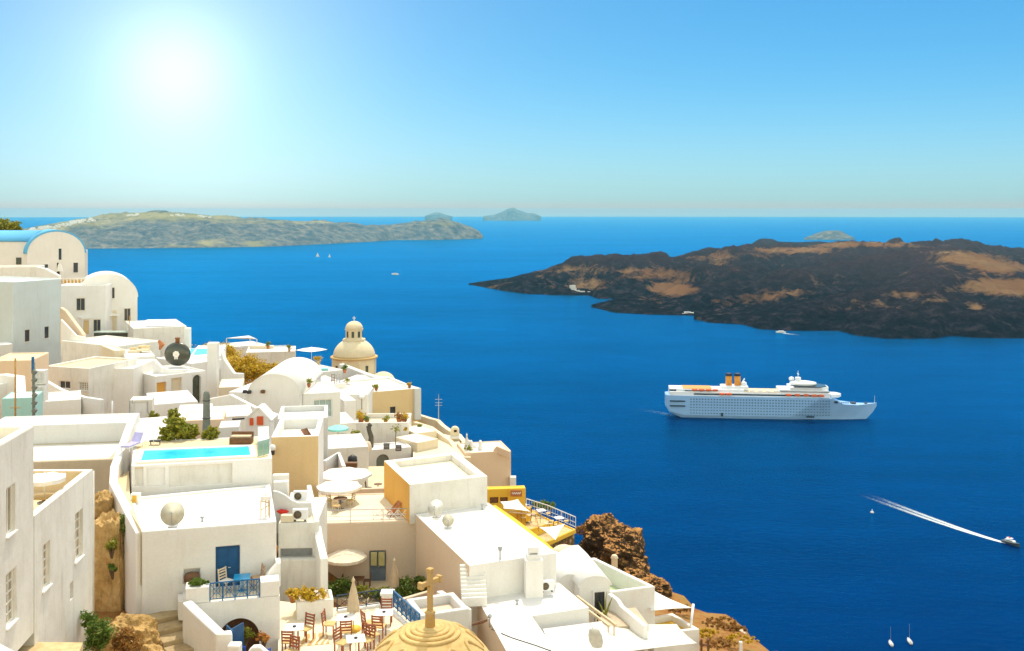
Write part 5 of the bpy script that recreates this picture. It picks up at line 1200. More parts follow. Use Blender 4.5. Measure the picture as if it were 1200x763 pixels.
def railing(label, pts, h, mat, gap=.14, group=None, cross=False, thin=.025, name='railing', post=1.2, mids=()):
    rt = root(name, pts[0], label, 'railing', group); q = MB(); up = Vector((0, 0, 1))
    for a, b_ in zip(pts, pts[1:]):
        q.bar(a + up * h, b_ + up * h, thin * 2.2); q.bar(a + up * .12, b_ + up * .12, thin * 1.6)
        for m_ in mids: q.bar(a + up * h * m_, b_ + up * h * m_, thin * 1.2)
        ln = (b_ - a).length; n = max(1, round(ln / post))
        for k in range(n + 1 if b_ is pts[-1] else n): p_ = MB(); p_.bar(a.lerp(b_, k / n), a.lerp(b_, k / n) + up * h, thin * 2); p_.build('post', mat, rt)
        if gap:
            m = int(ln / gap)
            for k in range(1, m): q.bar(a.lerp(b_, k / m) + up * .12, a.lerp(b_, k / m) + up * h, thin * .8)
        if cross:
            for k in range(n):
                s, e = a.lerp(b_, k / n), a.lerp(b_, (k + 1) / n); q.bar(s + up * .14, e + up * (h - .04), thin); q.bar(s + up * (h - .04), e + up * .14, thin)
                c_ = s.lerp(e, .5) + up * h * .55; d = (e - s).normalized(); ring = [c_ + d * .16 * math.cos(t * math.pi / 5) + up * .16 * math.sin(t * math.pi / 5) for t in range(11)]; q.tube(ring, thin * .5, 4, False)
    q.build('rails', mat, rt); return rt
def sail(label, corners, sag=.12, mat=None, name='shade_sail', group=None, n=10, curve_in=.10):
    """tensioned canvas between 3 or 4 world points"""
    c = [Vector(p) for p in corners]; q = MB()
    if len(c) == 3: c = [c[0], c[1], c[2], c[2]]
    ctr = sum(c, Vector()) / 4
    def s(i, j):
        u, v = i / n, j / n
        a = c[0].lerp(c[1], u); b_ = c[3].lerp(c[2], u); p = a.lerp(b_, v)
        k = (4 * u * (1 - u)) * abs(2 * v - 1) ** 2 + (4 * v * (1 - v)) * abs(2 * u - 1) ** 2
        p = p.lerp(ctr, curve_in * k); p = p - Vector((0, 0, sag * 16 * u * (1 - u) * v * (1 - v))); return p
    for i in range(n):
        for j in range(n): q.face([s(i, j), s(i + 1, j), s(i + 1, j + 1), s(i, j + 1)], True)
    return tag(q.build(name, mat or IVORY, solid=.02), label, 'shade sail', group)

# --- parasols
zT = hA['_zr']
umbrella(P(52, 590, 48.5) * 1, 1.0, 1.25, 'big white parasol on the sunk terrace of the left house', IVORY, rise=.12)
table(G(50, 597, zT), 'round tan table under the parasol of the left house', RUSH, .55, square=False, h=.6)
zTH = hH['_zr']
umbrella(Vector(((397 - 600) / F * 75.2, 75.2, zTH)), 1.7, 1.2, 'nearer cream parasol over the round table on the parasol terrace', IVORY, rise=.2)
umbrella(Vector(((404.5 - 600) / F * 84, 84, zat(553, 84) - 2.1)), 2.2, 1.95, 'farther white parasol at the back wall of the parasol terrace', IVORY, rise=.18)
umbrella(G(405, 687, zG), 1.45, 2.05, 'octagonal cream parasol over brown chairs in the garden court', plain('cream_canvas', (.78, .68, .52), .9), rise=.3)
closed_umbrella(G(414, 738, zC), 2.75, 'folded beige parasol standing on the dining terrace', BEIGEC, .30)
closed_umbrella(G(462, 700, zG), 2.5, 'folded beige parasol among the garden bushes', BEIGEC, .32)
closed_umbrella(P(70, 331, 170), 3.6, 'folded cream parasol behind the lattice balustrade', IVORY, .42)
umbrella(P(365, 424, 150), 2.3, 1.75, 'square white parasol on the skyline beside the chapel vault', IVORY, n=4, rise=.16, rz=R(10), val=False)
umbrella(P(396, 517, 104), 1.1, 1.35, 'small aqua parasol above a terracotta pot', AQUA, rise=.3)
pot(P(396, 524, 103.5), 'terracotta pot with a shrub under the aqua parasol', 1.1, TERRA, LEAF, .6)
gc = root('parasol_cover', P(242, 517, 74), 'tall grey-green covered parasol rising behind the swimming pool', 'parasol')
q = MB(); b0 = P(242, 517, 74); hh_ = P(242, 458, 74).z - b0.z
q.lathe([(.30, 0), (.36, hh_ * .16), (.30, hh_ * .2), (.27, hh_ * .45), (.25, hh_ * .75), (.24, hh_ * .93), (.17, hh_ * .98), (.02, hh_)], b0, 10, smooth=False); q.build('cover', GREYC, gc)
q = MB(); [q.lathe([(r_, z), (r_ + .025, z + .03), (r_, z + .06)], b0, 10) for r_, z in ((.30, hh_ * .45), (.27, hh_ * .8))]; q.build('strap', DARK, gc)

# --- roof fittings
dz = hD['_zr']
dish(G(203, 617, dz), .62, 'large ivory satellite dish on the roof above the blue door', R(10), R(72), .72)
jz = zJ - .06
dish(G(512, 606, jz), .55, 'rear mesh-like satellite dish on the broad white roof', R(-15), R(60), .6, plain('dish_pale', (.74, .72, .64)))
dish(G(525, 618, jz), .38, 'front beige satellite dish on the broad white roof', R(5), R(80), .5)
for k, (p, lb, h) in enumerate(((G(237, 611, dz), 'small roof vent beside the large dish', .25), (G(586, 657, jz), 'little roof aerial post at the front edge of the broad roof', .8), (G(606, 708, zK - .05), 'small round vent on the L-shaped roof', .25), (G(493, 600, jz), 'short white pipe by the foot of the orange-sided cube', .7), (G(640, 596, jz) if 0 else G(565, 597, jz), 'grey pipe bend below the orange-sided cube', .4), (G(574, 735, zK - .05), 'slim grey pipe on the tan edge of the L-shaped roof', .7))):
    q = MB(); q.tube([p, p + Vector((0, 0, h))], .05, 8); q.lathe([(.11, h * .75), (.13, h * .9), (.02, h + .05)], p, 10)
    if 'aerial' in lb: q.box(p + Vector((0, 0, h)), (.3, .06, .06)); q.box(p + Vector((0, 0, h * .8)), (.22, .06, .06))
    tag(q.build('roof_pipe', GREYM), lb, 'pipe')
ar = root('wire_frame', G(311, 606, dz), 'pale metal frame of thin pipes at the right corner of the dish roof', 'pipe frame'); q = MB()
p0 = G(311, 606, dz)
for dx, dy, h in ((-.25, 0, 1.05), (0, .1, 1.25), (.25, -.05, .95), (.1, .35, 1.1)): q.tube([p0 + Vector((dx, dy, 0)), p0 + Vector((dx, dy, h))], .035, 6)
q.bar(p0 + Vector((-.25, 0, .9)), p0 + Vector((.25, -.05, .8)), .05); q.bar(p0 + Vector((-.2, 0, .4)), p0 + Vector((.25, 0, .7)), .05); q.build('pipes', PALEWOOD, ar)
q = MB(); q.box(p0 + Vector((0, .1, 1.05)), (.5, .35, .22)); q.build('box', IVORY, ar)
q = MB(); p = G(159, 590, dz); q.box(p + Vector((0, 0, .3)), (.5, .4, .6)); hatch = q.build('roof_box', WHITE, bevel=.03); tag(hatch, 'small white roof box with an orange panel at the left wall', 'box')
q = MB(); q.box(p + Vector((0, -.21, .3)), (.24, .03, .42)); o = q.build('panel', GOLDF, hatch)
ac_unit(P(352, 588, 64.8) + Vector((0, 0, .02)), 'upper white air conditioner on the raised patio ledge', R(4), .95)
pz = zat(612, 61.5) - .03
ac_unit(G(352, 610, pz), 'lower white air conditioner before the swooping grey wall', R(2), 1.0)
ac_unit(P(641, 693, 60.7), 'white air conditioner with a round fan beside the white chimney', R(12), .9)
q = MB(); p = G(337, 611, pz); q.box(p + Vector((0, 0, .2)), (.75, .4, .4)); tag(q.build('box', CREAM, bevel=.02), 'cream box beside the lower air conditioner', 'box')
q = MB(); p = G(331, 606, pz); q.lathe([(.04, 0), (.16, .25), (.10, .6), (.02, .75)], (0, 0, 0), 8); q.v = [p + Vector((v.z - .35, v.y, .34 + v.x)) for v in q.v]; tag(q.build('rolled_cloth', RED), 'red rolled cloth lying over the cream patio box', 'cloth')

# --- balcony of the blue door
fl = zB + .0
ra, rb = onfront(246) + bn * .12, onfront(304.5) + bn * .12; ra.z = rb.z = zB
railing('blue iron balcony railing with ring patterns before the dark blue door', [ra, rb], .95, RAILBLUE, gap=.16, cross=True, post=.62)
bc = (ra + rb) / 2 + bn * 1.2
table(bc + bd * .35, 'small sky blue table on the blue-railed balcony', SKYTABLE, .42, .2)
chair(bc - bd * .45 + bn * .1, R(60), 'left cream cushioned chair at the sky blue balcony table', IVORY, BEIGEC).scale = (1.25,) * 3
chair(bc + bd * 1.15 + bn * .2, R(-60), 'right tan cushioned chair at the sky blue balcony table', plain('tan_cushion', (.55, .36, .2)), plain('tan_cushion_frame', (.5, .33, .2))).scale = (1.25,) * 3
p = onfront(231) + bn * .45; p.z = zB + .7
bush('planter_hedge', 'small clipped green hedge in the white balcony planter', p, (.62, .30, .22), LEAF, 'plant', 34, 70, .06, trunk=False)
p = P(225, 682.5, 54.55); q = MB(); q.lathe([(.2, 0), (.40, .1), (.44, .28), (.34, .46), (.1, .54)], p, 14); tag(q.build('stone_jar', BROWN), 'squat brown jar in the wall niche beside the blue door', 'jar')
# arch below
fa = zat(763, 51.2) - .6
q = MB(); a, b_ = P(263, 736, 51.6), P(276, 800, 51.6); q.box(((a.x + b_.x) / 2, 51.6, (a.z + b_.z) / 2), (.06, 1.0, a.z - b_.z), R(35)); q.box(((a.x + b_.x) / 2 + .3, 51.9, (a.z + b_.z) / 2), (.06, .9, a.z - b_.z), R(-25)); tag(q.build('open_shutter', BLUE), 'open blue shutter leaf beside the dark arch', 'shutter')
chair(P(288, 781, 51), R(150), 'left bright blue chair before the dark arch', BRIGHTBLUE, BRIGHTBLUE, back=1.15)
chair(P(311, 781, 51.2), R(200), 'right bright blue chair before the dark arch', BRIGHTBLUE, BRIGHTBLUE, back=1.0)
bush('arch_flowers', 'red and green flowering plant inside the dark arch', P(287, 752, 52.6), (.5, .3, .45), YLEAF, 'plant', 14, 40, .08)
bush('orange_flowers', 'orange flowering plant at the right side of the dark arch', P(309, 753, 51.6), (.35, .3, .25), leafy('orange_petals', (.5, .14, .02), (.62, .26, .05), (.35, .25, .03)), 'plant', 12, 40, .07)
q = MB(); p = P(275, 775, 49.6); q.box((p.x, p.y, (zat(754, 49.6) + p.z) / 2), (.6, .6, zat(754, 49.6) - p.z)); tag(q.build('gate_pier', WHITE, bevel=.08), 'stubby rounded white gate pier at the bottom under the arch', 'pier')
wall_run('rounded white wall end at the bottom under the arch', [P(291, 762, 49.8), P(297, 756.5, 49.8), P(305, 756, 49.8), P(319, 768, 49.8)], .4, 2, bevel=.1)

# --- pool deck
fp = zF - .02
def lounger(c, rz, label, mat, frame=WHITEP, s=1.0):
    rt = LOC('sun_lounger', c, label, 'sun lounger', None, rz); rt.scale = (s,) * 3
    q = MB(); q.box((0, -.25, .34), (.62, 1.3, .08)); q.build('mattress', mat, rt, bevel=.02)
    q = MB(); q.box((0, .62, .6), (.62, .75, .08), 0, Matrix.Rotation(R(50), 3, 'X')); q.build('backrest', mat, rt, bevel=.02)
    q = MB(); q.box((0, 0, .27), (.66, 1.9, .05)); q.build('frame', frame, rt)
    for x in (-.28, .28):
        for y in (-.8, .8):
            q = MB(); q.box((x, y, .125), (.05, .05, .25)); q.build('leg', frame, rt)
    return rt
lounger(G(155, 526, zF), R(-10), 'lilac sun lounger at the left end of the swimming pool', plain('lilac_fabric', (.42, .40, .66), .8))
lounger(G(309, 522, zF), R(15), 'white sun lounger at the right end of the swimming pool', WHITEP, s=1.15)
gf = root('glass_fence', G(303, 536, zF), 'green glass balustrade panels at the right end of the pool', 'glass fence')
GLASSG, nt_, b_, o_ = new_mat('green_glass'); b_.inputs['Base Color'].default_value = (.30, .52, .40, 1); b_.inputs['Roughness'].default_value = .1; b_.inputs['Alpha'].default_value = .7
for k, (u, v, u2, v2) in enumerate(((302, 536, 308, 534), (309, 534, 315, 532))):
    a, b_ = G(u, v, zF), G(u2, v2, zF); q = MB(); q.box((a + b_) / 2 + Vector((0, 0, .5)), ((b_ - a).length, .03, .95), math.atan2((b_ - a).y, (b_ - a).x)); q.build('panel', GLASSG, gf)
for u, v in ((302, 536), (308.5, 534), (315.5, 532)):
    q = MB(); q.tube([G(u, v, zF), G(u, v, zF) + Vector((0, 0, 1))], .025, 6); q.build('post', STEEL, gf)
sf = root('wicker_sofa', G(283, 519, zF), 'brown wicker sofa behind the swimming pool', 'sofa'); p = G(283, 519, zF)
q = MB(); q.box(p + Vector((0, 0, .2)), (1.45, .7, .4)); q.build('base', BROWN, sf, bevel=.03); q = MB(); q.box(p + Vector((0, .3, .45)), (1.45, .15, .5)); q.build('backrest', BROWN, sf, bevel=.03)
q = MB(); q.box(p + Vector((0, -.02, .46)), (1.3, .5, .1)); q.build('cushion', BEIGEC, sf, bevel=.03)
q = MB(); p = G(182, 521, zF); q.box(p + Vector((0, 0, .25)), (.7, .35, .08)); [q.bar(p + Vector((x, 0, 0)), p + Vector((x, 0, .25)), .05) for x in (-.3, .3)]; tag(q.build('low_bench', DARK), 'low dark bench behind the left part of the pool', 'bench')
for u, lb in ((170, 'left'), (180, 'right')):
    p = G(u, 524.5, zF); q = MB(); q.tube([p, p + Vector((0, 0, 1.0)), p + Vector((0, -.25, 1.15)), p + Vector((0, -.4, .9))], .02, 6); tag(q.build('pool_handrail', STEEL), lb + ' steel pool handrail at the far edge of the water', 'handrail', 'pool handrails')
for u, v, Y, s, lb in ((208, 519, 69.0, 1.0, 'bushy yellow-green palm plant in the corner behind the pool'), (222, 519, 69.5, .8, 'middle yellow-green plant behind the pool'), (247, 519, 69.4, .62, 'small yellow-green plant right of the grey parasol cover'), (196, 520, 69, .7, 'left low yellow-green plant against the windbreak wall')):
    bush('palm_plant', lb, P(u, v, Y), (s * .95, s * .6, s * .95), YLEAF, 'plant', 26, 34, .13 * s + .05, group='plants behind the pool')

# --- parasol terrace
tb = G(399, 596, zTH); table(tb, 'round table in the parasol shadow on the cream terrace', BROWN, .5, square=False)
for a, lb in ((40, 'back right'), (150, 'back left'), (260, 'front')):
    chair(tb + Vector((math.cos(R(a)), math.sin(R(a)), 0)) * .85, R(a - 90), 'pale wooden chair at the ' + lb + ' of the round terrace table', RUSH, PALEWOOD, 'chairs round the parasol terrace table')
dc = LOC('deck_chair', G(461, 604, zTH), 'terracotta folding deck chair at the corner of the parasol terrace', 'deck chair', None, R(-60)); q = MB(); q.bar((-.3, .5, .9), (-.3, -.4, 0), .05); q.bar((.3, .5, .9), (.3, -.4, 0), .05); q.bar((-.3, -.45, .45), (-.3, .35, 0), .05); q.bar((.3, -.45, .45), (.3, .35, 0), .05); q.build('frame', TERRA, dc)
q = MB(); q.raw([(-.28, .5, .9), (.28, .5, .9), (.28, 0, .3), (-.28, 0, .3), (.28, -.45, .42), (-.28, -.45, .42)], [(0, 1, 2, 3), (3, 2, 4, 5)]); q.build('sling', TERRA, dc, solid=.02)
ha, hb_ = G(372, 613.2, zH), G(487, 610, zH)
railing('thin grey iron railing along the front of the parasol terrace', [ha, hb_], .85, GREYM, gap=0, post=2.2, mids=(.5,), thin=.02)
lt = root('lattice_panel', G(437, 611.5, zH), 'white lattice panels in the middle of the terrace railing', 'railing panel'); q = MB()
for k in range(4):
    a, b_ = ha.lerp(hb_, .565 + .085 * k), ha.lerp(hb_, .565 + .085 * (k + 1)); up = Vector((0, 0, 1)); q.bar(a + up * .15, b_ + up * .78, .035); q.bar(a + up * .78, b_ + up * .15, .035); q.bar(a + up * .1, a + up * .8, .03); q.bar(a + up * .47, b_ + up * .47, .03)
q.build('lattice', WHITEP, lt)
ra_, rb_ = P(488, 607, 70.4), P(459, 571, 79); railing('grey wire railing on the right parapet of the parasol terrace', [ra_, rb_], .8, GREYM, gap=0, post=1.8, mids=(.5,), thin=.02)
table(P(443, 578, 83), 'small dark table by the arched grey house', BROWN, .35, square=False)
for k, (u, lb) in enumerate(((432, 'left'), (452, 'right'))): chair(P(u, 578, 83), R(90 - 180 * k), lb + ' dark chair by the arched grey house', DARK, BROWN)

# --- garden court
table(G(419, 692, zG) + Vector((0, .2, 0)), 'dark garden table under the octagonal parasol', BROWN, .4)
for u, v, a, lb in ((406, 690, 90, 'left'), (430, 688, -90, 'right')): chair(G(u, v, zG), R(a), lb + ' dark brown chair under the octagonal parasol', BROWN, BROWN)
for u, v, s, lb, m in ((398, 698, (1.2, .6, .6), 'dark green garden shrub left of the brown chairs', LEAF), (432, 701, (1.7, .7, .42), 'yellow-green ground shrub before the grey blue door', YLEAF), (480, 699, (1.2, .8, .72), 'dense green garden shrub right of the folded parasol', LEAF), (498, 697, (.9, .7, .6), 'green garden shrub against the tan side wall', YLEAF), (450, 704, (.9, .5, .4), 'low green shrub behind the capped pillar', LEAF)):
    bush('garden_shrub', lb, G(u, v, zG), s, m, 'shrub', 34, 46, .1, group='shrubs in the garden court')
bush('ochre_shrub', 'ochre yellow flowering shrub in the white planter wall', P(362, 705, 56.6), (1.05, .5, .42), GOLD, 'shrub', 30, 46, .08)
for u, lb in ((344, 'left wooden post'),):
    pot(P(343, 706, 57), 'terracotta flower box left of the ochre shrub', .7, TERRA, GOLD, .4)

# --- dining terrace
for k, (u, v, rz, lb, chs) in enumerate((
        (345, 757, 8, 'white square table at the left end of the dining terrace', ((-95, 'behind'), (60, 'right of'))),
        (405, 745, 5, 'white square table beside the folded parasol foot', ((175, 'left of'), (-80, 'in front of'))),
        (417, 771, 12, 'white square table nearest the bottom of the picture', ((150, 'left of'), (60, 'behind'))),
        (450, 739, 4, 'white square table under the capped pillar', ((90, 'behind'), (-100, 'in front of'), (-150, 'diagonally before'))))):
    t_ = G(u, v, zC); tt_ = table(t_, lb, WHITEP, .36, R(rz)); tt_.scale = (1.3,) * 3
    q = MB(); q.lathe([(.09, .992), (.095, 1.04), (.06, 1.04), (.055, 1.01)], t_, 12); tag(q.build('ashtray', DARK), 'dark ashtray on the ' + lb.replace('white square ', ''), 'ashtray', 'ashtrays on the terrace tables')
    for a, w_ in chs:
        chair(t_ + Vector((math.cos(R(a)), math.sin(R(a)), 0)) * .86, R(a - 90), 'red-brown rush chair ' + w_ + ' the ' + lb.replace('white square ', ''), RUSH, WOOD, 'rush chairs on the dining terrace').scale = (1.35,) * 3
chair(G(436, 757, zC), R(130), 'red-brown ladder-back chair turned away near the dome', RUSH, WOOD, 'rush chairs on the dining terrace').scale = (1.35,) * 3
chair(G(340, 778, zC), R(-30), 'red-brown chair at the bottom left of the dining terrace', RUSH, WOOD, 'rush chairs on the dining terrace').scale = (1.35,) * 3
pts_ = quadpx([(351, 757), (386, 754), (383, 741), (358, 743)], zC + .03); RUGM, nt, b, out = new_mat('swirl_rug')
pos = N(nt, 'ShaderNodeNewGeometry').outputs['Position']; wv = N(nt, 'ShaderNodeTexWave'); wv.inputs['Scale'].default_value = .9; wv.inputs['Distortion'].default_value = 5; wv.inputs['Detail'].default_value = 1.5; L(nt, pos, wv.inputs['Vector'])
L(nt, ramp(nt, wv.outputs['Fac'], [(.5, (.55, .36, .14)), (.62, (.80, .70, .50))]).outputs[0], b.inputs['Base Color']); b.inputs['Roughness'].default_value = .9
q = MB(); q.prism([p.xy for p in pts_], zC + .004, zC + .03); tag(q.build('rug', RUGM), 'tan patterned rug on the dining terrace floor', 'rug')
na, nb_ = P(395, 716, 57.25), P(446, 709, 58.2)
railing('navy iron railing with crossed bars along the dining terrace', [na, nb_], .85, NAVY, gap=0, cross=True, post=.75)
ba, bb_ = P(461, 712, 57.6), P(492, 741, 54.6)
railing('bright blue iron railing slanting down towards the dome', [ba, bb_], .95, RAILBLUE, gap=.11, cross=True, post=.6, thin=.032)
wall_run('low white kerb under the bright blue railing', [P(459, 714, 57.4), P(490, 744, 54.4)], .3, .8)

# --- foreground dome with cross
dY = 33.0; da = P(504, 731, dY); dm = root('foreground_church', da - Vector((0, 0, 7)), 'sandy yellow church dome with a stone cross at the bottom edge', 'church')
DOMEM = plaster('dome_ochre', (.68, .48, .20), dirt=.55, dirtcol=(.36, .22, .08), bump=.9)
q = MB(); Rr = 2.2; pf = [(2.4, -7), (2.4, -2.15), (2.5, -2.1), (2.5, -1.95), (Rr, -1.9)]
pf += [(Rr * math.cos(a), -1.9 + 1.78 * math.sin(a)) for a in [R(90) * k / 18 for k in range(1, 16)]]
q.lathe(pf + [(.42, -.1), (.0, -.06)], da, 56); q.build('dome', DOMEM, dm)
q = MB()
for r_ in (.42, .58, .76, .95):
    za_ = -1.9 + 1.78 * math.sqrt(max(0, 1 - (r_ / Rr) ** 2)); q.lathe([(r_ + .05, za_ - .02), (r_ + .045, za_ + .055), (r_ - .06, za_ + .075), (r_ - .12, za_ + .02)], da, 40)
q.build('step_ring', DOMEM, dm)
for k in range(10):
    a0 = 2 * math.pi * (k + .5) / 10; q = MB(); pts_ = []
    for t in range(13):
        f = t / 12 * 2 - 1; el = .62 - .20 * f * f; az = a0 + f * .24; r_ = Rr * math.cos(R(90) * el); z = -1.9 + 1.78 * math.sin(R(90) * el); pts_.append(da + Vector((r_ * math.cos(az), r_ * math.sin(az), z + .015)))
    q.tube(pts_, [.02 + .05 * math.sin(math.pi * t / 12) for t in range(13)], 8); q.build('wave_moulding', DOMEM, dm)
cr_ = da + Vector((0, 0, 0)); CROSS = plaster('cross_stone', (.56, .37, .15), dirt=.5); rzc = R(52)
q = MB(); q.lathe([(.17, -.1), (.15, .32), (.19, .36), (.12, .44)], cr_, 10); q.build('pedestal', CROSS, dm)
q = MB(); q.box(cr_ + Vector((0, 0, 1.08)), (.15, .15, 1.3), rzc); ax = Vector((math.cos(rzc), math.sin(rzc), 0))
q.box(cr_ + Vector((0, 0, 1.34)), (.86, .14, .15), rzc)
[q.box(cr_ + ax * s * .43 + Vector((0, 0, 1.34)), (.13, .2, .22), rzc) for s in (-1, 1)]; q.box(cr_ + Vector((0, 0, 1.73)), (.2, .2, .12), rzc); q.build('cross', CROSS, dm, bevel=.02)
q = MB(); a, b_ = P(548, 729, 44), P(574, 724, 50); q.tube([P(553, 732, 50), P(566, 728.5, 50), P(571, 726.5, 50)], [.06, .08, .05], 6); tag(q.build('floodlight_arm', BROWN), 'thin brown lamp arm over the tan roof edge by the dome', 'lamp')

q = MB(); cb0 = [G(576, 738, zK - .05), G(600, 748, zK - .05), G(628, 757, zK - .05), G(650, 765, zK - .05)]; q.tube([p + Vector((0, 0, .03)) for p in cb0], .022, 6); tag(q.build('roof_cable', DARK), 'thin dark cable lying across the L-shaped white roof', 'cable')
# --- big sails
sail('large cream canvas sail stretched over the yard at the bottom right', [P(698, 731, 62), P(793, 731.5, 64), P(817, 754, 60), P(706, 768, 53)], .25, plain('sail_cream', (.66, .64, .56), .9, var=.05), curve_in=.05)
rt = root('rolled_sail', P(697, 748, 53.5), 'gathered end of the cream sail hanging like a shell', 'shade sail'); q = MB(); pS = P(698, 748, 53.2)
q.lathe([(.04, .52), (.26, .45), (.36, .15), (.36, -.2), (.26, -.45), (.05, -.52)], pS, 22, sx=1, sy=.6); q.v = [Vector((p.x + .18 * (p.z - pS.z) * -1, p.y, p.z)) for p in q.v]; q.build('canvas', plain('sail_grey', (.52, .49, .41), .9), rt)
q = MB(); q.tube([pS + Vector((-.12, 0, .5)), pS + Vector((-.3, .1, .75))], .03, 6); q.build('rope', WHITEP, rt)
sail('white triangular sail tied to the slanting pole at the cliff edge', [P(762, 690, 71), P(811, 712.5, 68), P(762, 716, 66)], .05, curve_in=.12)
q = MB(); q.tube([P(809.5, 735, 67), P(812.5, 708, 68)], .09, 8); tag(q.build('sail_pole', WHITEP), 'slanting white pole holding the triangular sail', 'pole')
for k, (cs, lb) in enumerate((([P(586, 588, 96), P(607, 585, 95), P(622, 600, 93), P(590, 596, 93)], 'upper cream sail over the yellow restaurant'), ([P(592, 600, 93), P(606, 601, 94), P(628, 602, 93)], 'narrow middle cream sail over the yellow restaurant'), ([P(632, 618, 90), P(662, 614, 91), P(651, 633, 87)], 'lower triangular cream sail over the yellow restaurant'))):
    sail(lb, cs, .08, name='shade_sail', group='sails over the yellow restaurant', curve_in=.14)
rr_ = [P(617, 589, 101), P(640, 597, 100), P(674, 607, 99)]
railing('white railing along the cliff side of the yellow restaurant', [P(617, 597, 101), P(642, 605, 99.5), P(674.5, 619, 97.2)], 1.05, WHITEP, gap=.3, post=1.5, mids=(.5,), thin=.03)
for k, (u, v, Y) in enumerate(((600, 607, 98.5), (612, 600, 98.8), (622, 612, 97.8), (634, 607, 97.5), (642, 622, 96), (655, 616, 96.2))):
    t_ = P(u, v, Y); table(t_, ('white', 'wooden')[k % 2] + ' restaurant table, number %d from the top' % (k + 1) if 0 else ['uppermost table of the yellow restaurant', 'table at the railing of the top yellow terrace', 'inner table of the middle yellow terrace', 'table at the railing of the middle yellow terrace', 'inner table of the lowest yellow terrace', 'table at the railing of the lowest yellow terrace'][k], WHITEP if k % 2 else PALEWOOD, .4, .3, group='restaurant tables on the cliff')
    for a in (0, 180):
        chair(t_ + Vector((math.cos(R(a)), math.sin(R(a)) * .8, 0)) * .7, R(a - 90), 'brown chair ' + ('right' if a == 0 else 'left') + ' of the ' + ['uppermost table of the yellow restaurant', 'railing table on the top yellow terrace', 'inner table of the middle yellow terrace', 'railing table of the middle yellow terrace', 'inner table of the lowest yellow terrace', 'railing table of the lowest yellow terrace'][k], RUSH, (TERRA, BROWN)[k % 2], 'restaurant chairs on the cliff')

# --- rocks
rock_mesh(P(130, 672, 57.5), (.92, 1.0, 3.2), 2.1, ROCK, 'earth_bluff', 'tall tan earth bluff between the white houses at the left', .15, 'rock', 5, 1.6, .75, strata=.06)
rock_mesh(P(119, 622, 60), (.7, 1.0, 2.2), 8.8, ROCK, 'earth_bluff', 'upper tan earth bluff under the cement house', .14, 'rock', 5, 1.6, .75, strata=.06)
rock_mesh(P(150, 757, 51.2), (1.35, 1.1, 1.35), 3.7, ROCK, 'boulder', 'big sunlit tan boulder beside the worn stone steps', .22, 'rock', 5, 1.3, .5, strata=.06)
rock_mesh(P(178, 775, 50.0), (.7, .7, .8), 6.1, ROCK, 'boulder', 'smaller tan boulder lower on the worn stone steps', .3, 'rock', 5)
bush('caper_bush', 'fresh green bush at the foot of the big left house', P(116, 762, 48.5), (.75, .6, .85), LEAF, 'shrub', 44, 60, .075)
bush('caper_bush', 'small green bush higher up behind the fresh green bush', P(104, 737, 50), (.42, .4, .5), LEAF, 'shrub', 18, 50, .07)
bush('dry_bush', 'dry rust-brown brush beside the fresh green bush', P(147, 765, 49), (.7, .5, .6), DRY, 'shrub', 34, 60, .07)
bush('bluff_plant', 'yellow-green tuft growing high on the earth bluff', P(131, 648, 56), (.35, .3, .45), YLEAF, 'plant', 12, 40, .08)
bush('bluff_plant', 'dark green plant in the hollow of the earth bluff', P(132, 672, 55.9), (.25, .2, .35), LEAF, 'plant', 10, 40, .07)
bush('bougainvillea', 'dark green creeper with pink flowers at the top of the bluff', P(149, 632, 57), (.4, .4, .8), LEAF, 'plant', 18, 40, .09)
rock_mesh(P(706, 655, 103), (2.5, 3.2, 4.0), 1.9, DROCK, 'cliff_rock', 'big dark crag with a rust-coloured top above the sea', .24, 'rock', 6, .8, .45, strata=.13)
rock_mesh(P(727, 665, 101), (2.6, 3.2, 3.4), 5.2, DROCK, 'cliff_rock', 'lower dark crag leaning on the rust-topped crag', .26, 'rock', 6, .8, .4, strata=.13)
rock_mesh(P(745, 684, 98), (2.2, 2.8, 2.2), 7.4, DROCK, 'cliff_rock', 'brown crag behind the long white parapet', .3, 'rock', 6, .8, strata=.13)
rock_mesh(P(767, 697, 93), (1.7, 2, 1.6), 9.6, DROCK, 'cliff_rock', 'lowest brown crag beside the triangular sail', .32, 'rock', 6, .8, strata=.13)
q = MB(); q.box(P(720, 668, 96), (.55, .5, 2.2)); q.lathe([(.4, 0), (.25, .3), (0, .4)], P(720, 668, 96) + Vector((0, 0, 1.1)), 8); tag(q.build('stone_post', CREAM, bevel=.04), 'cream stone post before the dark crags', 'post')
for k, (u, v, Y, s, m, lb) in enumerate(((797, 716, 80, (1.2, .8, .3), DRY, 'rusty brush below the triangular sail'), (826, 745, 74, (1.0, .8, .28), GOLD, 'yellow brush right of the white corner house'), (842, 732, 76, (1.6, .9, .3), DRY, 'rusty brush on the slope above the sea'), (868, 752, 74, (1.3, .9, .28), GOLD, 'ochre brush near the small white post on the slope'), (840, 758, 70, (1.5, .9, .3), DRY, 'rust-red brush low on the slope'), (858, 738, 78, (1.3, .8, .26), DRY, 'brown brush on the outer edge of the slope'), (683, 628, 104, (1.0, .9, .6), DRY, 'orange brush on top of the stone base beside the crag'), (637, 598, 103, (1.3, .8, .5), LEAF, 'green tree tuft beyond the restaurant railing'))):
    bush('dry_brush', lb, P(u, v, Y), (s[0] * 1.1, s[1], s[2] * (.75 if k < 6 else 1)), m, 'shrub', 36, 50, .085, group='brush on the cliff slope', trunk=False)
pb = P(868, 757, 70); q = MB(); q.box(pb + Vector((0, 0, -.5)), (.22, .22, 1.6)); tag(q.build('post', WHITEP, bevel=.02), 'small white post on the brown slope', 'post')
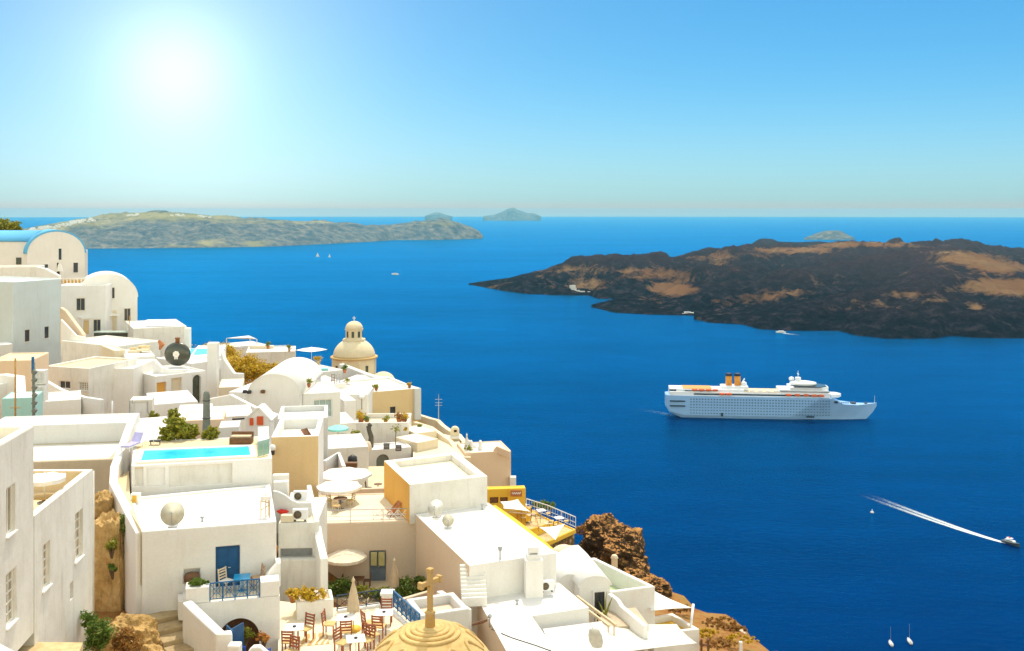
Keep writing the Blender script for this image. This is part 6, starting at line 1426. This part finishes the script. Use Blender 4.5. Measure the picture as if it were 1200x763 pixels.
rock_mesh(P(865, 742, 80), (.6, .5, .3), 2.2, plain('pale_stone', (.5, .42, .3)), 'boulder', 'pale boulder on the crest of the brown slope', .2, 'rock', 3)
q = MB(); [q.bar(P(u, 764, 66), P(u, 749, 66), .12) for u in (822, 830)]; q.bar(P(820, 755, 66), P(832, 756, 66), .1); tag(q.build('wooden_gate', BROWN), 'brown gate frame beside the white corner house', 'gate')
# cactus by the narrow dark door
cp = root('cactus', P(709, 722, 63.5), 'spiky tall cactus beside the narrow dark door', 'plant'); q = MB(); c0 = P(709, 722, 63.5)
for dx, h, ln in ((0, 1.5, .1), (-.1, .9, -.3), (.12, 1.2, .35), (.05, .8, .3)): q.tube([c0 + Vector((dx * .3, 0, 0)), c0 + Vector((dx + ln * .4, 0, h * .6)), c0 + Vector((dx + ln, 0, h))], [.06, .05, .01], 6)
q.build('stem', YLEAF, cp)
# ------------------------------------------------------------------ things of the middle and far town
fk = root('flask_sculpture', P(208, 431, 121), 'giant round dark olive flask with a white emblem on the parapet', 'flask sculpture'); fc = P(208, 415, 121)
q = MB(); K = 28; prf = [(.01, -.55), (.9, -.5), (1.35, -.25), (1.45, 0), (1.35, .25), (.9, .5), (.01, .55)]
q.lathe(prf, (0, 0, 0), K); q.v = [fc + Vector((p.x * 1.08, p.z, p.y * .98)) for p in q.v]; q.build('body', BRONZE, fk)
q = MB(); q.lathe([(.26, 1.3), (.24, 1.75), (.3, 1.8), (.3, 1.95), (.1, 1.98)], fc, 14); q.build('neck', plain('flask_cork', (.22, .09, .03)), fk)
q = MB(); q.lathe([(.42, 0), (.40, .04), (.02, .05)], (0, 0, 0), 7, smooth=False); q.v = [fc + Vector((p.x, -.50 - p.z, p.y + .05)) for p in q.v]; [q.box(fc + Vector((dx, -.52, -.38)), (.16, .06, .3)) for dx in (-.12, .12)]; q.build('emblem', IVORY, fk)
q = MB(); q.box(P(208, 431.5, 121), (2.6, 1.2, .2)); q.build('plinth', WHITE, fk, bevel=.04)
wall_run('white parapet wall sagging under the dark flask', [P(181, 421, 119.5), P(190, 430, 119), P(199, 433, 119), P(218, 433, 119)], .5, 3)
q = MB(); [q.tube([P(186, 400 - 1, 130), P(190, 404, 130), P(187, 410, 130)], [.15, .4, .1], 6)]; tag(q.build('urn', TERRA), 'rust-brown urn on the white roof left of the flask', 'urn')
for k, (u, v, Y, s, n, lb) in enumerate(((253, 436, 165, (4.3, 2.6, 2.5), 110, 'big golden shrub mound on the skyline'), (285, 450, 158, (3.6, 2.4, 2.3), 90, 'golden-brown shrub mound lower on the slope'), (312, 446, 160, (2.6, 2, 1.5), 60, 'smaller golden shrub beside the chapel vault'), (293, 466, 140, (1.6, 1.2, 1.0), 40, 'rusty orange shrub behind the chapel gable'))):
    bush('golden_shrub', lb, P(u, v, Y), s, GOLD if k < 3 else DRY, 'shrub', n, 70, .2, group='golden shrubs on the skyline')
for u, lb, s in ((2, 'left green tree top over the blue barrel roof', 1.9), (17, 'right green tree top over the blue barrel roof', 1.5)):
    bush('tree', lb, P(u, 274, 225), (s, s, s * .95), YLEAF, 'tree', 34, 40, .3, group='tree tops behind the blue roof')
# awning, hedge screen, balustrade of the house with the awning
aw = root('awning', P(112, 371, 163), 'flat cream awning on thin posts before the half-barrel house', 'awning'); q = MB()
cs = [P(84, 370.5, 160), P(126, 366, 164), P(141, 369.5, 163), P(97, 374, 158)]; q.raw(cs + [c + Vector((0, 0, .12)) for c in cs], [(3, 2, 1, 0), (4, 5, 6, 7), (0, 1, 5, 4), (1, 2, 6, 5), (2, 3, 7, 6), (3, 0, 4, 7)]); q.build('canopy', IVORY, aw)
for p in (P(97, 374, 158.2), P(139, 370, 162.5)):
    q = MB(); q.bar(p, p - Vector((0, 0, 3)), .12); q.build('post', WHITEP, aw)
sc_ = root('hedge_screen', P(132, 402, 156), 'dark green-grey screen with a pale glass top before the half-barrel house', 'screen')
a, b_ = P(111, 396, 156), P(151, 396, 158); q = MB(); q.box((a + b_) / 2 + Vector((0, 0, -.2)), (5.4, .3, 1.9)); q.build('panel', GREENGL, sc_); q = MB(); q.box((a + b_) / 2 + Vector((0, .1, .95)), (5.4, 1.4, .12)); q.build('glass_top', plain('pale_mint', (.55, .70, .62), .2), sc_)
q = MB(); q.tube([P(151.5, 402, 155), P(151.5, 370, 155)], .06, 6); tag(q.build('mast', RUST), 'thin rusty mast beside the dark green screen', 'mast')
lb_ = root('balustrade', P(90, 334, 161), 'white pierced lattice balustrade before the blue barrel house', 'balustrade'); q = MB()
a, b_ = P(70, 334.5, 165.2), P(112, 334, 165.2); up = Vector((0, 0, 1)); q.bar(a + up * 1.1, b_ + up * 1.1, .16); q.bar(a + up * .08, b_ + up * .08, .16)
for k in range(10):
    s, e = a.lerp(b_, k / 10), a.lerp(b_, (k + 1) / 10); q.bar(s, s + up * 1.1, .12); c_ = s.lerp(e, .5) + up * .58; d = (e - s).normalized(); q.tube([c_ + d * .24 * math.cos(t * math.pi / 6) + up * .36 * math.sin(t * math.pi / 6) for t in range(13)], .06, 5, False)
q.bar(b_, b_ + up * 1.1, .12); q.build('lattice', IVORY, lb_)
q = MB(); q.box(a.lerp(b_, .5) + Vector((0, .35, .5)), (5.6, .05, 1)); q.build('backing', GOLDF, lb_)
# left edge
q = MB(); q.tube([P(18, 497, 78), P(18, 420, 78)], .07, 8); q.bar(P(12, 478, 78), P(24, 478, 78), .06); q.bar(P(11, 490, 78), P(26, 490, 78), .06); tag(q.build('pole', RUST), 'rusted iron pole before the teal wall block', 'pole')
dp = root('drain_stack', P(39.5, 545, 80), 'dark jagged drain stack between teal block and white roofs', 'drain pipe'); q = MB(); q.tube([P(39.5, 545, 80), P(39.5, 425, 80)], .12, 8); q.build('pipe', GREYC, dp)
for v in range(436, 545, 9):
    q = MB(); q.box(P(40.5, v, 79.8), (.3, .3, .28), 0, Matrix.Rotation(.5, 3, 'Y')); q.build('bracket', GREYC, dp)
q = MB(); q.box(P(38.5, 428, 79.9), (.14, .2, 1.3)); q.build('blue_cap', RAILBLUE, dp)
for k, (v0_, v1_, lb) in enumerate(((433, 450, 'upper white louvred water tank of the stack'), (450.5, 470, 'lower white louvred water tank of the stack'))):
    t = root('water_tank', P(48, v1_, 88), lb, 'water tank', 'stacked white water tanks'); h = P(48, v0_, 88).z - P(48, v1_, 88).z; q = MB(); q.box(P(48, v1_, 88) + Vector((0, 0, h / 2)), (.95, .8, h - .04)); q.build('body', plain('tank_white', (.76, .74, .70), .5), t, bevel=.04)
    q = MB(); [q.box(P(48, v1_, 88) + Vector((x, -.41, h / 2)), (.03, .03, h * .8)) for x in (-.36, -.24, -.12, 0, .12, .24, .36)]; q.build('louvres', GREYM, t)
# plants by the gateway block
for u, v, Y, s, lb in ((138, 497, 93, .7, 'dark green plant left of the shut white gateway door'), (180, 492, 93, .5, 'small yellow-green plant right of the gateway door'), (203, 492, 84, .6, 'yellow-green plant before the white flat roof')):
    bush('yard_plant', lb, P(u, v, Y), (s, s * .7, s * .8), YLEAF, 'plant', 18, 30, .12, group='yard plants in the left cluster')
q = MB(); p = P(150, 497, 93); q.box(p + Vector((0, 0, .4)), (1.1, .8, .8)); tag(q.build('bin', plain('slate_blue', (.22, .32, .40)), bevel=.05), 'slate blue bin beside the gateway block', 'bin')
q = MB(); q.tube([P(152, 494, 93.5), P(152, 470, 93.5), P(155, 469, 93.5), P(155, 473, 93.5)], .06, 6); q.tube([P(173, 470, 93.6), P(173, 482, 93.6), P(175, 486, 93.6), P(175, 496, 93.6)], .06, 6); tag(q.build('wall_pipe', GREYM), 'bent grey pipes on the gateway block', 'pipe')
q = MB(); q.tube([P(131.5, 500, 92), P(131.5, 470, 92)], .08, 8); tag(q.build('pole', WHITEP), 'white pole beside the dark green yard plant', 'pole')
# cushions on the terrace house
for k, (u, v, lb) in enumerate(((158, 414, 'left'), (168, 412, 'right'))):
    rt = LOC('daybed', P(u, v, 127), lb + ' cream cushioned daybed on the roof left of the flask', 'daybed', 'cushioned daybeds on a roof'); q = MB(); q.box((0, 0, .2), (1.5, .9, .3)); q.build('base', CREAM, rt, bevel=.05); q = MB(); q.box((0, .35, .5), (1.5, .2, .45)); q.build('backrest', SAND, rt, bevel=.06)
# skyline pavilion
pv_ = root('pavilion', P(283, 409, 186), 'white sail pavilion on thin posts against the sea', 'pavilion'); q = MB()
tops = [P(265.5, 396.5, 186), P(293, 396, 182), P(301, 397.5, 186), P(291.5, 393.5, 190)]; q.raw([tops[0], tops[1], tops[2], tops[3]], [(0, 1, 2, 3)]); q.build('canopy', IVORY, pv_, solid=.08)
for p in (tops[0], tops[1], tops[2]):
    q = MB(); q.bar(p, p - Vector((0, 0, 2.2)), .14); q.build('post', WHITEP, pv_)
railing('thin white railing on the low lounge terrace at the skyline', [P(318, 412, 176), P(338, 411.5, 176)], 1.0, WHITEP, gap=0, post=1.2, mids=(.5,), thin=.03)
q = MB(); q.box(P(307, 408, 178), (4, 1.2, .9)); tag(q.build('bench', CREAM, bevel=.08), 'cream built-in bench on the skyline lounge terrace', 'bench')
pot(P(314, 409, 175), 'dark green pot plant at the end of the skyline terrace', 1.0, TERRA, LEAF, .9)
pot(P(339, 412, 172), 'green bush in a tub beside the skyline railing', .9, CREAM, YLEAF, .7)
# right of the chapel
pot(P(373, 428, 146), 'cream urn right of the chapel vault', 1.2, CREAM, GOLD, .5)
q = MB(); q.box(P(378, 433, 144), (1.6, .9, .35), R(10)); tag(q.build('cover', AQUA, bevel=.06), 'aqua cover on the roof wedge beside the chapel', 'cover')
for u, lb in ((390, 'left brown wicker chair on the white terrace right of the chapel'), (396, 'right grey wicker chair on the white terrace right of the chapel')):
    chair(P(u, 450, 127), R(200), lb, BROWN if u == 390 else GREYM, BROWN if u == 390 else GREYM, back=1.25)
pot(P(404, 437, 140), 'green pot plant on the end of the sloping parapet', .9, TERRA, LEAF, .8)
pot(P(407, 450, 126), 'small yellow-green pot plant on the narrow white block', .6, CREAM, YLEAF, .5)
pot(P(362, 454, 107), 'yellow-green potted shrub on the curtained house', .7, TERRA, YLEAF, .6)
pot(P(441, 458, 127), 'low green plant on the roof edge of the ochre house', .8, TERRA, YLEAF, .4)
pot(P(480, 455, 128), 'ochre plant at the sea corner of the ochre house', .7, TERRA, GOLD, .3)
# balcony of the ochre house
fb = zat(495.5, 117) - .5
for u, m, lb, s in ((423, GOLD, 'brown potted shrub at the left end of the ochre house balcony', 1.2), (430, LEAF, 'dark potted shrub beside the brown one on the balcony', .8), (452, YLEAF, 'yellow-green potted shrub left of the navy window', .8), (468, DRY, 'orange-brown potted bush right of the navy window', 1.1), (474, GOLD, 'ochre potted bush at the right end of the balcony', 1.0)):
    pot(P(u, 497, 119.5), lb, s, TERRA, m, s * .8, cat='potted plant')
rt = LOC('chair', P(424, 480, 122), 'white table lamp stand on the ochre house balcony', 'lamp'); rt.name = 'standing_lamp'; q = MB(); q.tube([(0, 0, 0), (0, 0, 1.4)], .04, 6); q.build('stand', BROWN, rt); q = MB(); q.lathe([(.45, 1.35), (.3, 1.7)], n=12); q.build('lamp_shade', WHITEP, rt)
q = MB(); q.tube([P(434.5, 524, 112), P(435, 512, 112), P(432.5, 504, 112), P(432, 499, 112)], [.32, .28, .25, .28], 10); q.tube([P(432, 499, 112), P(434.5, 497, 112)], .25, 8); tag(q.build('stovepipe', plain('stove_brown', (.10, .085, .06), .6)), 'dark bent stovepipe before the white balcony house', 'stovepipe')
for u, v, lb in ((453, 526, 'left'), (467, 528, 'right')):
    rt = LOC('planter_box', P(u, v, 108), lb + ' dark square planter box on the grey white house', 'planter', 'dark planter boxes'); q = MB(); q.box((0, 0, .28), (.6, .5, .56)); q.build('box', DARK, rt, bevel=.02); q = MB(); [q.box((0, -.255, z), (.5, .02, .05)) for z in (.15, .3, .45)]; q.build('slats', GREYM, rt)
    if lb == 'right':
        pass
st_ = root('stalk_plant', P(464, 522, 108.5), 'tall thin stalk with a yellow-green head before the balcony house', 'plant'); q = MB(); q.tube([P(463.5, 522, 108.5), P(464, 502, 108.5)], .04, 6); q.build('stem', BARK, st_); q = MB(); leaves_mb(q, [(P(464, 501, 108.5), .5), (P(463, 503, 108.5), .4)], 40, .12, 1); q.build('foliage', YLEAF, st_)
bush('wall_plant', 'small ochre plant at the right end of the balcony wall', P(475, 507, 112), (.25, .2, .4), GOLD, 'plant', 8, 24, .1, trunk=False)
q = MB(); q.lathe([(.05, -.2), (.5, 0), (.5, .4), (.35, .8), (.05, .9)], P(430, 527, 107), 12); tag(q.build('rounded_flue', PINK), 'pale pink rounded flue at the foot of the stovepipe', 'flue')
q = MB(); q.box(P(406, 512, 104), (1.6, .7, .15), R(-20), Matrix.Rotation(.6, 3, 'X')); q.box(P(412, 517, 103), (1.2, .8, .2), R(10)); tag(q.build('white_awning_frame', WHITEP), 'tilted white panels beside the aqua parasol', 'panel')
pot(P(416, 517, 103), 'yellow-green bush in a pot right of the tilted white panels', .9, TERRA, YLEAF, .7)
# yard behind the parasol terrace
q = MB(); p = P(408, 549, 92); q.box(p + Vector((0, 0, .3)), (1.6, .6, .5)); tag(q.build('bench', BROWN, bevel=.03), 'brown bench with dark covers behind the far parasol', 'bench')
q = MB(); p = P(413, 543, 93); q.lathe([(.2, 0), (.45, .2), (.4, .6), (.05, .8)], p, 10); tag(q.build('covered_grill', DARK), 'dark covered grill behind the far parasol', 'grill')
dc2 = LOC('deck_chair', P(362, 510, 76.5) , 'brown wooden easel chair on the ochre fronted cube roof', 'deck chair', None, R(60)); dc2.location.z = zat(512.5, 75) - .75; q = MB(); q.bar((-.3, .5, 1.0), (-.3, -.4, 0), .06); q.bar((.3, .5, 1.0), (.3, -.4, 0), .06); q.bar((-.3, -.45, .45), (-.3, .35, 0), .06); q.bar((.3, -.45, .45), (.3, .35, 0), .06); q.build('frame', WOOD, dc2)
q = MB(); q.raw([(-.28, .5, 1), (.28, .5, 1), (.28, 0, .32), (-.28, 0, .32), (.28, -.45, .42), (-.28, -.45, .42)], [(0, 1, 2, 3), (3, 2, 4, 5)]); q.build('sling', BROWN, dc2, solid=.02)
rt = LOC('wall_lantern', P(319, 530, 74.6), 'dark wall lantern with a white top beside the ochre cube', 'lantern'); q = MB(); q.box((0, 0, 0), (.3, .3, .35)); q.build('body', DARK, rt); q = MB(); q.lathe([(.28, .18), (.22, .5), (.05, .56)], n=10); q.build('cap', WHITEP, rt)
# rim terrace bits
closed_umbrella(P(547, 531, 112), 2.1, 'folded cream parasol on the apricot rim block', IVORY, .3)
for u, v, lb, m in ((552, 528, 'white figure-shaped pot on the rim block left of the chimney pot', None), (563, 528, 'grey white chimney pot in the middle of the rim block', None)):
    q = MB(); q.lathe([(.22, 0), (.3, .35), (.16, .6), (.26, .8), (.12, 1.1), (.02, 1.15)], P(u, v, 112), 12); tag(q.build('chimney_pot', WHITE), lb, 'chimney pot')
wall_run('white stepped coping on the apricot rim block', [P(549, 515, 113), P(556, 521, 113), P(560, 524, 113)], .3, 1.2)
bush('rim_plant', 'yellow-green pot plants at the foot of the folded cream parasol', P(547, 529, 111), (.5, .3, .35), YLEAF, 'plant', 10, 24, .1, trunk=False)
bush('rim_plant', 'small green plant between the cream rim walls', P(492, 503, 121), (.4, .3, .35), YLEAF, 'plant', 10, 24, .12, trunk=False)
q = MB(); q.box(P(601, 567, 111), (.7, .8, 1.6)); tag(q.build('water_tank', WHITE, bevel=.05), 'white block tank at the sea end of the rim block', 'tank')
for u, v, lb in ((287, 459, 'left dark roof vent on the low house by the chapel'), (292, 459.5, 'middle dark roof vent on the low house by the chapel'), (308, 459, 'dark brown roof hatch against the chapel gable')):
    q = MB(); q.box(P(u, v, 104.8), (.4, .4, .3)); q.box(P(u, v - 1.2, 104.8), (.3, .3, .15)); tag(q.build('roof_vent', DARK if u < 300 else BROWN, bevel=.04), lb, 'roof vent', 'dark roof vents')
